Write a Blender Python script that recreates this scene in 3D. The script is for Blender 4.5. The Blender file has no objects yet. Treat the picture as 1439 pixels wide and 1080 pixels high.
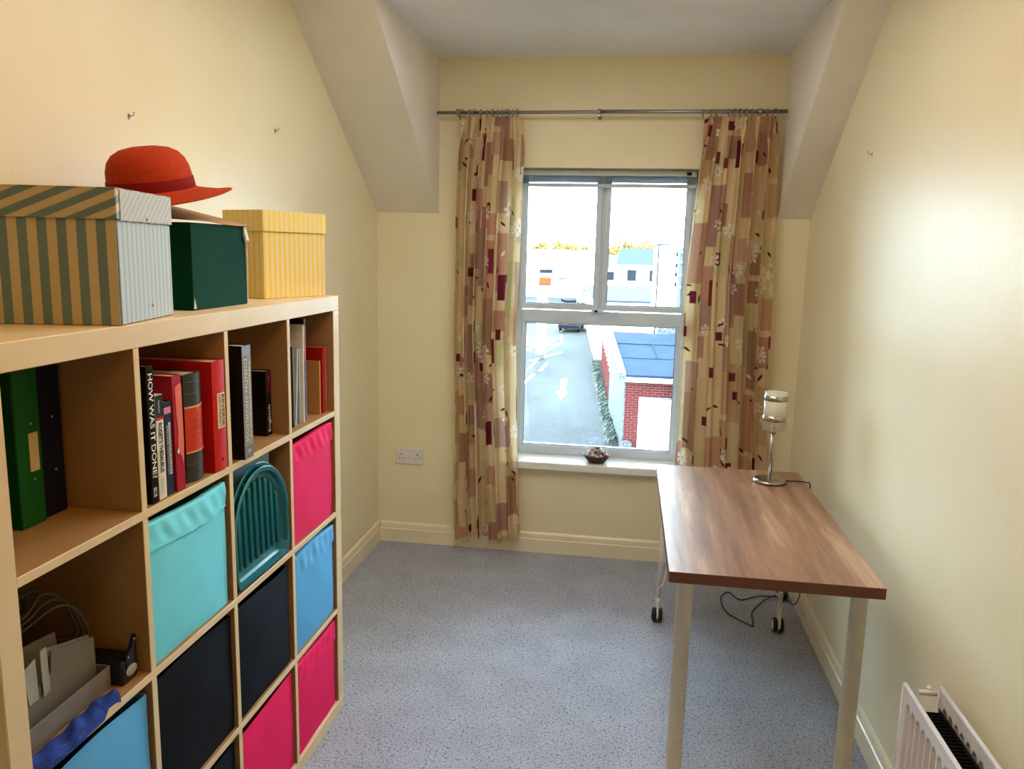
import bpy, math, random
import numpy as np
from mathutils import Vector, Matrix
random.seed(4)
rng = np.random.RandomState(7)
R = math.radians
sc = bpy.context.scene
COL = sc.collection

# ------------------------------------------------------------------ camera
cam = bpy.data.objects.new('camera', bpy.data.cameras.new('camera'))
COL.objects.link(cam)
r_ = Vector((0.98866, 0.14832, 0.02351)); u_ = Vector((-0.04768, 0.16159, 0.98571)); f_ = Vector((-0.14240, 0.97565, -0.16682))
M = Matrix((r_, u_, -f_)).transposed().to_4x4()
M.translation = Vector((0, 0, 1.648))
cam.matrix_world = M
cam.data.sensor_width = 36.0
cam.data.lens = 1102.33 / 1439 * 36
cam.data.clip_start = 0.02
cam.data.clip_end = 600
sc.camera = cam

# ------------------------------------------------------------------ world, lights, exposure
W = bpy.data.worlds.new('sky'); sc.world = W; W.use_nodes = True
bg = W.node_tree.nodes['Background']
bg.inputs[0].default_value = (0.66, 0.87, 1.0, 1)
bg.inputs[1].default_value = 18.5
def lamp_light(name, loc, energy, color, size):
    l = bpy.data.lights.new(name, 'POINT'); l.energy = energy; l.color = color; l.shadow_soft_size = size
    o = bpy.data.objects.new(name, l); o.location = loc; COL.objects.link(o); return o
lamp_light('ceiling_lamp_light', (-0.12, 1.05, 2.34), 9.5, (1.0, 0.54, 0.10), 0.10)
ar = bpy.data.lights.new('ceiling_fill_light', 'AREA'); ar.shape = 'RECTANGLE'; ar.size = 0.9; ar.size_y = 1.6; ar.energy = 15.5; ar.color = (1.0, 0.96, 0.92)  # unseen soft fill added under the ceiling to brighten the room
aro = bpy.data.objects.new('ceiling_fill_light', ar); aro.location = (-0.28, 2.35, 2.60); COL.objects.link(aro)
sc.view_settings.view_transform = 'Standard'
sc.view_settings.look = 'None'
sc.view_settings.gamma = 1
sc.view_settings.use_curve_mapping = False
sc.view_settings.exposure = 0.5
if hasattr(sc, 'cycles'):
    sc.cycles.max_bounces = 10
    sc.cycles.diffuse_bounces = 8
    sc.cycles.transparent_max_bounces = 12

# ------------------------------------------------------------------ materials
def lin(c):
    return tuple((v / 12.92 if v <= 0.04045 else ((v + 0.055) / 1.055) ** 2.4) for v in [x / 255 for x in c]) + (1,)

def smooth(P, n=6):
    P = [Vector(p_) for p_ in P]; out = []
    for i in range(len(P) - 1):
        a, b_1, c, d = P[max(i - 1, 0)], P[i], P[i + 1], P[min(i + 2, len(P) - 1)]
        for j in range(n):
            t = j / n; out.append(.5 * ((2 * b_1) + (c - a) * t + (2 * a - 5 * b_1 + 4 * c - d) * t * t + (3 * b_1 - a - 3 * c + d) * t ** 3))
    out.append(P[-1]); return out

class NT:
    def __init__(s, name):
        s.m = bpy.data.materials.new(name); s.m.use_nodes = True
        s.t = s.m.node_tree; s.n = s.t.nodes; s.b = s.n['Principled BSDF']; s.out = s.n['Material Output']
    def node(s, typ, **kw):
        n = s.n.new(typ)
        for k, v in kw.items():
            if k.startswith('_'): setattr(n, k[1:], v)
            else: n.inputs[k.replace('__', ' ')].default_value = v
        return n
    def link(s, a, b): s.t.links.new(a, b)

def mat(name, c, rough=0.5, metal=0.0, c2=None, scale=8.0, bump=0.0, bscale=None, detail=4, stretch=(1, 1, 1), spec=0.5, coat=0.0, trans=0.0):
    k = NT(name); b = k.b
    b.inputs['Roughness'].default_value = rough; b.inputs['Metallic'].default_value = metal
    b.inputs['Specular IOR Level'].default_value = spec
    b.inputs['Coat Weight'].default_value = coat
    tc = k.node('ShaderNodeTexCoord'); mp = k.node('ShaderNodeMapping'); mp.inputs['Scale'].default_value = stretch
    k.link(tc.outputs['Object'], mp.inputs['Vector'])
    no = k.node('ShaderNodeTexNoise', Scale=scale, Detail=detail); k.link(mp.outputs[0], no.inputs['Vector'])
    mx = k.node('ShaderNodeMix', _data_type='RGBA')
    if c2 is None:
        c2 = tuple(min(255, v * 0.93) for v in c)
    cr = k.node('ShaderNodeMapRange'); cr.inputs[1].default_value = 0.3; cr.inputs[2].default_value = 0.7
    k.link(no.outputs[0], cr.inputs[0]); k.link(cr.outputs[0], mx.inputs[0])
    mx.inputs[6].default_value = lin(c); mx.inputs[7].default_value = lin(c2)
    k.link(mx.outputs[2], b.inputs['Base Color'])
    if bump:
        n2 = k.node('ShaderNodeTexNoise', Scale=bscale or scale, Detail=3); k.link(mp.outputs[0], n2.inputs['Vector'])
        bp = k.node('ShaderNodeBump', Strength=bump, Distance=0.002); k.link(n2.outputs[0], bp.inputs['Height'])
        k.link(bp.outputs[0], b.inputs['Normal'])
    if trans:
        tr = k.node('ShaderNodeBsdfTranslucent'); k.link(mx.outputs[2], tr.inputs[0])
        ms = k.node('ShaderNodeMixShader'); ms.inputs[0].default_value = trans
        k.link(b.outputs[0], ms.inputs[1]); k.link(tr.outputs[0], ms.inputs[2]); k.link(ms.outputs[0], k.out.inputs[0])
    return k.m

WALL = mat('cream_wall_paint', (229, 221, 190), 0.42, c2=(225, 216, 184), scale=3, bump=0.25, bscale=60, spec=0.4)
CEIL = mat('white_ceiling_paint', (236, 238, 244), 0.85, scale=2, bump=0.15, bscale=80)
SLOPE = mat('pale_slope_paint', (236, 232, 224), 0.7, scale=2, bump=0.15, bscale=80)
SKIRT = mat('cream_gloss_paint', (236, 226, 198), 0.3, scale=5, bump=0.05)
UPVC = mat('white_upvc', (206, 220, 238), 0.28, scale=6)
SILLM = mat('white_sill_gloss', (238, 238, 236), 0.18, scale=6)
SHELF = mat('birch_foil', (222, 200, 160), 0.42, c2=(212, 188, 146), scale=6, stretch=(1, 1, 1), bump=0.04, bscale=90)
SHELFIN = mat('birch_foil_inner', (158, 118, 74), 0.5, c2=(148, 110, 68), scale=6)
CHROME = mat('brushed_steel', (190, 188, 184), 0.22, 1.0, scale=20)
STEELD = mat('dull_steel', (168, 168, 172), 0.35, 1.0, scale=20)
WHITEM = mat('white_powder_coat', (232, 228, 220), 0.35)
BLACKP = mat('black_plastic', (16, 16, 18), 0.35)
DARKH = mat('dark_hole', (12, 10, 10), 0.7)
PAPER = mat('page_paper', (222, 212, 190), 0.8, c2=(196, 184, 160), scale=220, stretch=(1, 1, 0.02))

# carpet
k = NT('grey_carpet'); tc = k.node('ShaderNodeTexCoord')
n1 = k.node('ShaderNodeTexNoise', Scale=210, Detail=4, Roughness=.7); n2 = k.node('ShaderNodeTexNoise', Scale=6, Detail=6); n3 = k.node('ShaderNodeTexNoise', Scale=95, Detail=2)
for n in (n1, n2, n3): k.link(tc.outputs['Object'], n.inputs['Vector'])
rp = k.node('ShaderNodeValToRGB'); k.link(n1.outputs[0], rp.inputs[0])
e = rp.color_ramp.elements; e[0].position = 0.36; e[0].color = lin((116, 121, 136)); e[1].position = 0.62; e[1].color = lin((206, 211, 228))
rp2 = k.node('ShaderNodeValToRGB'); k.link(n3.outputs[0], rp2.inputs[0]); e = rp2.color_ramp.elements
e[0].position = 0.34; e[0].color = (0.30, 0.30, 0.34, 1); e[1].position = 0.44; e[1].color = (1, 1, 1, 1)
ml = k.node('ShaderNodeMix', _data_type='RGBA', _blend_type='MULTIPLY'); ml.inputs[0].default_value = 0.65
k.link(rp.outputs[0], ml.inputs[6]); k.link(rp2.outputs[0], ml.inputs[7])
rp3 = k.node('ShaderNodeValToRGB'); k.link(n2.outputs[0], rp3.inputs[0]); e = rp3.color_ramp.elements
e[0].position = 0.3; e[0].color = (0.86, 0.86, 0.86, 1); e[1].position = 0.7; e[1].color = (1, 1, 1, 1)
ml2 = k.node('ShaderNodeMix', _data_type='RGBA', _blend_type='MULTIPLY'); ml2.inputs[0].default_value = 1
k.link(ml.outputs[2], ml2.inputs[6]); k.link(rp3.outputs[0], ml2.inputs[7])
k.link(ml2.outputs[2], k.b.inputs['Base Color']); k.b.inputs['Roughness'].default_value = 0.95
k.b.inputs['Specular IOR Level'].default_value = 0.1
bp = k.node('ShaderNodeBump', Strength=0.7, Distance=0.005); k.link(n1.outputs[0], bp.inputs['Height']); k.link(bp.outputs[0], k.b.inputs['Normal'])
CARPET = k.m

# walnut desk top
k = NT('walnut_laminate'); tc = k.node('ShaderNodeTexCoord'); mp = k.node('ShaderNodeMapping'); mp.inputs['Scale'].default_value = (1, 0.07, 1)
k.link(tc.outputs['Object'], mp.inputs['Vector'])
n0 = k.node('ShaderNodeTexNoise', Scale=2.2, Detail=2); k.link(mp.outputs[0], n0.inputs['Vector'])
vm = k.node('ShaderNodeVectorMath', _operation='MULTIPLY_ADD'); k.link(n0.outputs[1], vm.inputs[0]); vm.inputs[1].default_value = (0.16, 0.05, 0.05); k.link(mp.outputs[0], vm.inputs[2])
n1 = k.node('ShaderNodeTexNoise', Scale=17, Detail=5, Roughness=0.55); k.link(vm.outputs[0], n1.inputs['Vector'])
n2 = k.node('ShaderNodeTexNoise', Scale=110, Detail=3); k.link(vm.outputs[0], n2.inputs['Vector'])
rp = k.node('ShaderNodeValToRGB'); k.link(n1.outputs[0], rp.inputs[0]); e = rp.color_ramp.elements
e[0].position = 0.36; e[0].color = lin((124, 90, 72)); e[1].position = 0.66; e[1].color = lin((184, 148, 120))
x = e.new(0.5); x.color = lin((150, 112, 90)); x = e.new(0.58); x.color = lin((162, 124, 100))
rp2 = k.node('ShaderNodeValToRGB'); k.link(n2.outputs[0], rp2.inputs[0]); e = rp2.color_ramp.elements
e[0].position = 0.35; e[0].color = (0.8, 0.78, 0.76, 1); e[1].position = 0.6; e[1].color = (1, 1, 1, 1)
ml = k.node('ShaderNodeMix', _data_type='RGBA', _blend_type='MULTIPLY'); ml.inputs[0].default_value = 0.8
k.link(rp.outputs[0], ml.inputs[6]); k.link(rp2.outputs[0], ml.inputs[7]); k.link(ml.outputs[2], k.b.inputs['Base Color'])
k.b.inputs['Roughness'].default_value = 0.36
WOOD = k.m
WOODE = mat('walnut_edge', (104, 62, 42), 0.45, c2=(90, 52, 36), scale=10, stretch=(0.3, 0.3, 6))

def stripes(name, ca, cb, period, axis='y', diag=0.0, rough=0.5, duty=0.5, soft=0.02):
    """painted paper stripes along an object axis"""
    k = NT(name); tc = k.node('ShaderNodeTexCoord'); sp = k.node('ShaderNodeSeparateXYZ'); k.link(tc.outputs['Object'], sp.inputs[0])
    a = k.node('ShaderNodeMath', _operation='MULTIPLY_ADD'); k.link(sp.outputs['Z'], a.inputs[0]); a.inputs[1].default_value = diag
    s = k.node('ShaderNodeMath', _operation='ADD'); k.link(sp.outputs['X'], s.inputs[0]); k.link(sp.outputs['Y'], s.inputs[1])
    k.link(s.outputs[0], a.inputs[2])
    d = k.node('ShaderNodeMath', _operation='DIVIDE'); k.link(a.outputs[0], d.inputs[0]); d.inputs[1].default_value = period
    f = k.node('ShaderNodeMath', _operation='FRACT'); k.link(d.outputs[0], f.inputs[0])
    rp = k.node('ShaderNodeValToRGB'); k.link(f.outputs[0], rp.inputs[0]); e = rp.color_ramp.elements
    e[0].position = 0; e[0].color = lin(ca); e[1].position = duty - soft; e[1].color = lin(ca)
    x = e.new(duty); x.color = lin(cb); x = e.new(1 - soft); x.color = lin(cb); x = e.new(1.0); x.color = lin(ca)
    k.link(rp.outputs[0], k.b.inputs['Base Color']); k.b.inputs['Roughness'].default_value = rough
    return k.m

def glass_mat():
    k = NT('window_glass'); t = k.node('ShaderNodeBsdfTransparent'); t.inputs[0].default_value = (0.97, 0.985, 0.98, 1)
    g = k.node('ShaderNodeBsdfGlossy'); g.inputs['Roughness'].default_value = 0.02
    fr = k.node('ShaderNodeFresnel'); fr.inputs[0].default_value = 1.45
    ms = k.node('ShaderNodeMixShader'); k.link(fr.outputs[0], ms.inputs[0]); k.link(t.outputs[0], ms.inputs[1]); k.link(g.outputs[0], ms.inputs[2])
    k.link(ms.outputs[0], k.out.inputs[0]); return k.m
GLASS = glass_mat()

# ------------------------------------------------------------------ mesh helpers
class MB:
    def __init__(s): s.v = []; s.f = []; s.sm = []; s.mi = []; s.cur = 0
    def add(s, vs, fs, smooth=False):
        o = len(s.v); s.v += [tuple(v) for v in vs]; s.f += [tuple(i + o for i in f) for f in fs]
        s.sm += [smooth] * len(fs); s.mi += [s.cur] * len(fs); return s
    def box(s, x0, x1, y0, y1, z0, z1):
        v = [(x, y, z) for z in (z0, z1) for y in (y0, y1) for x in (x0, x1)]
        return s.add(v, [(0, 2, 3, 1), (4, 5, 7, 6), (0, 1, 5, 4), (2, 6, 7, 3), (0, 4, 6, 2), (1, 3, 7, 5)])
    def bev(s, x0, x1, y0, y1, z0, z1, b=0.003):
        """box with chamfered edges"""
        b = min(b, (x1 - x0) * .45, (y1 - y0) * .45, (z1 - z0) * .45)
        P = {}; vs = []
        xs, ys, zs = (x0, x1), (y0, y1), (z0, z1)
        for i in (0, 1):
            for j in (0, 1):
                for k_ in (0, 1):
                    sx, sy, sz = (1, -1)[i], (1, -1)[j], (1, -1)[k_]
                    for a in range(3):
                        p = [xs[i] + sx * b, ys[j] + sy * b, zs[k_] + sz * b]
                        p[a] = (xs[i], ys[j], zs[k_])[a]
                        P[i, j, k_, a] = len(vs); vs.append(p)
        fs = []
        cyc = [(0, 0), (1, 0), (1, 1), (0, 1)]
        for i in (0, 1):
            q = [P[i, j, k_, 0] for j, k_ in cyc]; fs.append(q if i else q[::-1])
            q = [P[j, i, k_, 1] for j, k_ in cyc]; fs.append(q[::-1] if i else q)
            q = [P[j, k_, i, 2] for j, k_ in cyc]; fs.append(q if i else q[::-1])
        for i in (0, 1):
            for j in (0, 1):
                q = [P[i, j, 0, 0], P[i, j, 1, 0], P[i, j, 1, 1], P[i, j, 0, 1]]; fs.append(q if i != j else q[::-1])
                q = [P[i, 0, j, 0], P[i, 0, j, 2], P[i, 1, j, 2], P[i, 1, j, 0]]; fs.append(q if i == j else q[::-1])
                q = [P[0, i, j, 1], P[1, i, j, 1], P[1, i, j, 2], P[0, i, j, 2]]; fs.append(q if i == j else q[::-1])
        for i in (0, 1):
            for j in (0, 1):
                for k_ in (0, 1):
                    q = [P[i, j, k_, a] for a in range(3)]; fs.append(q if (i + j + k_) % 2 else q[::-1])
        return s.add(vs, fs)
    def tube(s, pts, r, n=8, cap=True, smooth=True):
        pts = [Vector(p) for p in pts]; rs = r if isinstance(r, (list, tuple)) else [r] * len(pts)
        vs = []; fs = []; N = None
        for i, p in enumerate(pts):
            t = (pts[min(i + 1, len(pts) - 1)] - pts[max(i - 1, 0)]).normalized()
            if N is None:
                N = t.orthogonal().normalized()
            else:
                N = (N - t * N.dot(t)).normalized() if (N - t * N.dot(t)).length > 1e-6 else t.orthogonal().normalized()
            B = t.cross(N)
            for j in range(n):
                a = 2 * math.pi * j / n; vs.append(p + (N * math.cos(a) + B * math.sin(a)) * rs[i])
        for i in range(len(pts) - 1):
            for j in range(n):
                fs.append((i * n + j, i * n + (j + 1) % n, (i + 1) * n + (j + 1) % n, (i + 1) * n + j))
        s.add(vs, fs, smooth)
        if cap:
            o = len(s.v) - len(vs)
            s.f.append(tuple(o + j for j in range(n))[::-1]); s.f.append(tuple(o + (len(pts) - 1) * n + j for j in range(n)))
            s.sm += [False, False]; s.mi += [s.cur] * 2
        return s
    def lathe(s, prof, n=32, c=(0, 0, 0), smooth=True, close=False):
        vs = [(c[0] + r * math.cos(2 * math.pi * j / n), c[1] + r * math.sin(2 * math.pi * j / n), c[2] + z) for r, z in prof for j in range(n)]
        m = len(prof); fs = [(i * n + j, i * n + (j + 1) % n, (i + 1) * n + (j + 1) % n, (i + 1) * n + j) for i in range(m - 1) for j in range(n)]
        if close: fs += [((m - 1) * n + j, (m - 1) * n + (j + 1) % n, (j + 1) % n, j) for j in range(n)]
        return s.add(vs, fs, smooth)
    def prism(s, poly, a0, a1, axis='x'):
        """extrude polygon (2D) along an axis; poly in the other two coordinates, cyclic order"""
        n = len(poly)
        def P(a, q):
            return {'x': (a, q[0], q[1]), 'y': (q[0], a, q[1]), 'z': (q[0], q[1], a)}[axis]
        vs = [P(a0, q) for q in poly] + [P(a1, q) for q in poly]
        fs = [tuple(range(n))[::-1], tuple(range(n, 2 * n))] + [(i, (i + 1) % n, n + (i + 1) % n, n + i) for i in range(n)]
        return s.add(vs, fs)
    def mesh(s, name, m):
        me = bpy.data.meshes.new(name); me.from_pydata(s.v, [], s.f)
        ms = m if isinstance(m, (list, tuple)) else [m]
        for q in ms: me.materials.append(q)
        me.polygons.foreach_set('use_smooth', s.sm); me.polygons.foreach_set('material_index', s.mi); me.update()
        import bmesh
        b = bmesh.new(); b.from_mesh(me); bmesh.ops.recalc_face_normals(b, faces=b.faces); b.to_mesh(me); b.free()
        return me
    def build(s, name, m, parent=None, loc=None, rot=None):
        return link(name, s.mesh(name, m), parent, loc, rot)
def link(name, me, parent=None, loc=None, rot=None):
    o = bpy.data.objects.new(name, me); COL.objects.link(o)
    if parent: o.parent = parent
    if loc is not None: o.location = loc
    if rot is not None: o.rotation_euler = rot
    return o
def tag(o, label=None, cat=None, group=None, kind=None):
    if label: o['label'] = label
    if cat: o['category'] = cat
    if group: o['group'] = group
    if kind: o['kind'] = kind
    return o
def thing(name, label, cat, loc=(0, 0, 0), rot=(0, 0, 0), group=None):
    o = link(name, None, None, loc, rot); o.empty_display_size = 0.05
    return tag(o, label, cat, group)
def struct(name, mb, m, label=None):
    o = mb.build(name, m); o['kind'] = 'structure'
    if label: o['label'] = label
    return o
def text(body, length, height, m, parent, o, d, u, bold=0.0, fill=1.0):
    """flat lettering mesh: o centre, d reading direction, u letter up; squeezed to length x height"""
    cu = bpy.data.curves.new('t', 'FONT'); cu.body = body; cu.size = 1; cu.offset = bold; cu.resolution_u = 3
    cu.align_x = 'CENTER'; cu.align_y = 'CENTER'
    ob = bpy.data.objects.new('t', cu); COL.objects.link(ob)
    dg = bpy.context.evaluated_depsgraph_get(); me = bpy.data.meshes.new_from_object(ob.evaluated_get(dg))
    bpy.data.objects.remove(ob)
    co = np.zeros(len(me.vertices) * 3); me.vertices.foreach_get('co', co); co = co.reshape(-1, 3)
    mn, mx = co.min(0), co.max(0); c = (mn + mx) / 2
    X = (co[:, 0] - c[0]) / (mx[0] - mn[0]) * length; Y = (co[:, 1] - c[1]) / (mx[1] - mn[1]) * height
    o, d, u = Vector(o), Vector(d), Vector(u)
    out = np.array([list(o + d * a + u * b) for a, b in zip(X, Y)])
    me.vertices.foreach_set('co', out.ravel()); me.materials.clear(); me.materials.append(m); me.update(); me.name = 'lettering'
    return link('lettering', me, parent)

# ================================================================== ROOM SHELL
XL, XR, YW, YN, ZC = -1.36, 0.87, 4.15, -1.3, 2.62
YO = 4.42                                  # outer face of the window wall
OX0, OX1, OZ0, OZ1 = -0.625, 0.325, 0.50, 2.08   # window opening
struct('floor', MB().box(XL - .1, XR + .1, YN - .1, YO, -.12, 0), CARPET, 'speckled grey-blue carpet')
struct('ceiling', MB().box(XL - .1, XR + .1, YN - .1, YO, ZC, ZC + .12), CEIL, 'white ceiling')
struct('wall_left', MB().box(XL - .1, XL, YN - .1, YO, 0, ZC), WALL)
struct('wall_right', MB().box(XR, XR + .1, YN - .1, YO, 0, ZC), WALL)
struct('wall_near', MB().box(XL, XR, YN - .1, YN, 0, ZC), WALL)
w = MB(); w.box(XL, OX0, YW, YO, 0, ZC); w.box(OX1, XR, YW, YO, 0, ZC); w.box(OX0, OX1, YW, YO, 0, OZ0 - .02); w.box(OX0, OX1, YW, YO, OZ1, ZC)
struct('wall_far', w, WALL)
yt = YW - (ZC - 1.84) / 0.696
struct('sloped_ceiling', MB().prism([(YW, 1.84), (YW, ZC), (yt, ZC)], XL, -1.02, 'x'), SLOPE, 'sloping ceiling left of the dormer')
struct('sloped_ceiling', MB().prism([(YW, 1.84), (YW, ZC), (yt, ZC)], 0.712, XR, 'x'), SLOPE, 'sloping ceiling right of the dormer')
# skirting: plinth with a stepped moulding on top
def skirt_prof(d=1):
    return [(0, 0), (.016 * d, 0), (.016 * d, .075), (.012 * d, .079), (.0125 * d, .084), (.010 * d, .104), (.004 * d, .113), (0, .115)]
o = struct('baseboard_left', MB().prism([(XL + a, z) for a, z in skirt_prof()], YN, YW, 'y'), SKIRT)
o = struct('baseboard_right', MB().prism([(XR - a, z) for a, z in skirt_prof()], YN, YW, 'y'), SKIRT)
o = struct('baseboard_far', MB().prism([(YW - a, z) for a, z in skirt_prof()], XL + .016, XR - .016, 'x'), SKIRT)

# ------------------------------------------------------------------ window
win = link('window_1', None, None, (0, 0, 0)); win['kind'] = 'structure'
FY0, FY1 = 4.292, 4.36
m = MB()
fw = 0.045
m.bev(OX0, OX0 + fw, FY0, FY1, .525, OZ1, .004); m.bev(OX1 - fw, OX1, FY0, FY1, .525, OZ1, .004)
m.bev(OX0 + fw, OX1 - fw, FY0, FY1, OZ1 - fw, OZ1, .004); m.bev(OX0 + fw, OX1 - fw, FY0, FY1, .525, .565, .004)
m.bev(OX0 + fw, OX1 - fw, FY0, FY1, 1.272, 1.338, .004)
m.bev(-.180, -.132, FY0, FY1, 1.338, OZ1 - fw, .004)
m.build('window_frame', UPVC, win)
def sash(x0, x1, z0, z1, y0=FY0 - .012, t=.030, d=.05, name='sash'):
    q = MB(); q.bev(x0, x0 + t, y0, y0 + d, z0, z1, .004); q.bev(x1 - t, x1, y0, y0 + d, z0, z1, .004)
    q.bev(x0 + t, x1 - t, y0, y0 + d, z0, z0 + t, .004); q.bev(x0 + t, x1 - t, y0, y0 + d, z1 - t, z1, .004)
    s_ = q.build(name, UPVC, win)
    MB().box(x0 + t - .004, x1 - t + .004, y0 + .022, y0 + .028, z0 + t - .004, z1 - t + .004).build('glass_pane', GLASS, s_)
    g = MB()
    for a in (z0 + t, z1 - t - .003): g.box(x0 + t, x1 - t, y0 + .012, y0 + .021, a, a + .003)
    for a in (x0 + t, x1 - t - .003): g.box(a, a + .003, y0 + .012, y0 + .021, z0 + t, z1 - t)
    g.build('gasket', mat('grey_gasket', (70, 76, 84), .6), s_)
    return s_
sash(OX0 + .03, -.161, 1.344, OZ1 - .028)
sash(-.151, OX1 - .022, 1.344, OZ1 - .028)
sash(OX0 + .04, OX1 - .04, .552, 1.29, y0=FY0 + .004, t=.026, name='fixed_light')
# espagnolette handle lying on the transom
h = MB(); h.bev(-.200, -.140, FY0 - .026, FY0 - .011, 1.330, 1.352, .004); h.tube([(-.158, FY0 - .02, 1.34), (-.158, FY0 - .05, 1.34)], .008, 10)
h.tube([(-.162, FY0 - .05, 1.341), (-.10, FY0 - .052, 1.338), (-.045, FY0 - .048, 1.335), (-.03, FY0 - .044, 1.334)], [.007, .006, .0055, .004], 8)
h.build('window_handle', UPVC, win)
MB().bev(-.182, -.166, FY0 - .029, FY0 - .0255, 1.335, 1.347, .001).build('handle_lock', DARKH, win)
# reveal lining + sill
struct('sill_board', MB().bev(OX0 - .035, OX1 + .035, 4.098, YW + .0, .484, .527, .006).box(OX0, OX1, YW - .01, FY0 + .004, .484, .527), SILLM, 'white window sill')
# venetian blind drawn up
bl = thing('venetian_blind', 'grey-blue slatted blind drawn up under the window head', 'blind', (0, 4.235, 0))
BM = mat('blind_slat', (140, 158, 172), .35, .3); BH = mat('blind_rail', (176, 190, 200), .4, .2)
m = MB(); m.bev(OX0 + .012, OX1 - .012, -.018, .018, 2.046, 2.076, .002); m.build('head_rail', BH, bl)
for i in range(10):
    z = 2.0062 + i * .0040
    MB().add([(OX0 + .015, -.0125, z), (OX1 - .015, -.0125, z), (OX1 - .015, 0, z + .0016), (OX0 + .015, 0, z + .0016), (OX1 - .015, .0125, z), (OX0 + .015, .0125, z),
              (OX0 + .015, -.0125, z + .0008), (OX1 - .015, -.0125, z + .0008), (OX1 - .015, 0, z + .0024), (OX0 + .015, 0, z + .0024), (OX1 - .015, .0125, z + .0008), (OX0 + .015, .0125, z + .0008)],
             [(0, 1, 2, 3), (3, 2, 4, 5), (6, 9, 8, 7), (9, 11, 10, 8), (0, 6, 7, 1), (5, 4, 10, 11), (0, 3, 9, 6), (3, 5, 11, 9), (1, 7, 8, 2), (2, 8, 10, 4)]).build('slat', BM, bl)
MB().bev(OX0 + .015, OX1 - .015, -.013, .013, 1.990, 2.006, .002).build('bottom_rail', BH, bl)
for x in (-.545, -.165, .22):
    q = MB(); q.tube([(x, -.015, 2.05), (x - .004, -.017, 2.03), (x + .004, -.017, 2.015), (x, -.015, 1.998)], .0012, 5); q.tube([(x + .008, -.0145, 2.05), (x + .011, -.016, 2.03), (x + .006, -.015, 2.0)], .001, 5)
    q.build('ladder_cord', mat('cord_white', (214, 220, 224), .8), bl)
q = MB(); q.bev(.262, .287, -.024, -.019, 2.052, 2.068, .001); q.build('bracket', DARKH, bl)

# ------------------------------------------------------------------ curtain rod
ROD_Z, ROD_Y = 2.340, 4.068
rod = thing('curtain_rod', 'slim brushed steel curtain rod across the window wall', 'curtain rod')
MB().tube([(-1.012, ROD_Y, ROD_Z - .004), (.02, ROD_Y, ROD_Z), (.10, ROD_Y, ROD_Z)], .0082, 14).build('pole', STEELD, rod)
MB().tube([(-.19, ROD_Y, ROD_Z), (.706, ROD_Y, ROD_Z)], .0098, 14).build('outer_pole', STEELD, rod)
for x in (-.905, -.190, .580):
    q = MB(); q.tube([(x, ROD_Y - .001, ROD_Z - .016), (x, YW, ROD_Z - .016)], .0055, 8); q.lathe([(0, 0), (.010, 0), (.010, .006), (0, .006)], 16)
    n = len(q.v)
    q.v[-64:] = [(x + a, YW - .001 - c, ROD_Z - .016 + b) for a, b, c in q.v[-64:]]
    q.tube([(x - .008, ROD_Y, ROD_Z), (x + .008, ROD_Y, ROD_Z)], .0145, 14)
    q.build('bracket', STEELD, rod)

# ------------------------------------------------------------------ curtains (cloth coordinates painted in metres of cloth)
def paint(U, V, seed, hues):
    """printed cotton: patchwork squares, burgundy blocks, daisies and leaves. U,V in metres of cloth"""
    g = np.random.RandomState(seed); n = U.shape
    C = np.empty(n + (3,)); C[:] = hues['base']
    Umax, Vmax = U.max(), V.max()
    def rect(x, y, w_, h_, c, a=1.0):
        m_ = (U > x) & (U < x + w_) & (V > y) & (V < y + h_); C[m_] = C[m_] * (1 - a) + np.array(c) * a
    cw = 0.105; rows = int(Vmax / .135) + 2
    for i in range(int(Umax / cw) + 2):
        y = -g.rand() * .2
        while y < Vmax:
            h_ = g.choice([.11, .16, .22, .30]); c = hues['p'][g.randint(len(hues['p']))]
            if g.rand() < .80: rect(i * cw + g.uniform(-.01, .01), y, cw * g.choice([.7, 1, 1, 1.3]), h_, c, .9)
            y += h_ + g.choice([0, .03, .10])
    for i in range(int(Umax * Vmax / .052)):
        x, y = g.uniform(0, Umax), g.uniform(0, Vmax)
        w_, h_ = g.choice([.035, .045, .03]), g.choice([.055, .06, .045, .13])
        rect(x, y, w_, h_, hues['burg'][g.randint(len(hues['burg']))])
    for i in range(int(Umax * Vmax / .045)):
        cx, cy = g.uniform(0, Umax), g.uniform(0, Vmax); s_ = g.uniform(.026, .04); ph = g.uniform(0, 6)
        sub = (abs(U - cx) < s_ * 1.4) & (abs(V - cy) < s_ * 1.4); du, dv = U[sub] - cx, V[sub] - cy
        rr = np.hypot(du, dv); th = np.arctan2(dv, du) + ph
        pet = (rr < s_ * (0.35 + .65 * np.abs(np.cos(3 * th)) ** .6)) & (np.abs(np.cos(3 * th)) > .45) & (rr > .004)
        c_ = C[sub]; c_[pet] = hues['white']; c_[rr < .004] = (.35, .2, .1); C[sub] = c_
    for i in range(int(Umax * Vmax / .026)):
        cx, cy = g.uniform(0, Umax), g.uniform(0, Vmax); a = g.uniform(0, 3.14); L = g.uniform(.016, .026)
        sub = (abs(U - cx) < .04) & (abs(V - cy) < .04); du, dv = U[sub] - cx, V[sub] - cy
        p_, q_ = du * math.cos(a) + dv * math.sin(a), -du * math.sin(a) + dv * math.cos(a)
        lf = (np.abs(p_) < L) & (np.abs(q_) < .0065 * (1 - (p_ / L) ** 2))
        c_ = C[sub]; c_[lf] = hues['leaf'] if g.rand() < .6 else hues['white']; C[sub] = c_
    return C
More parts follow.
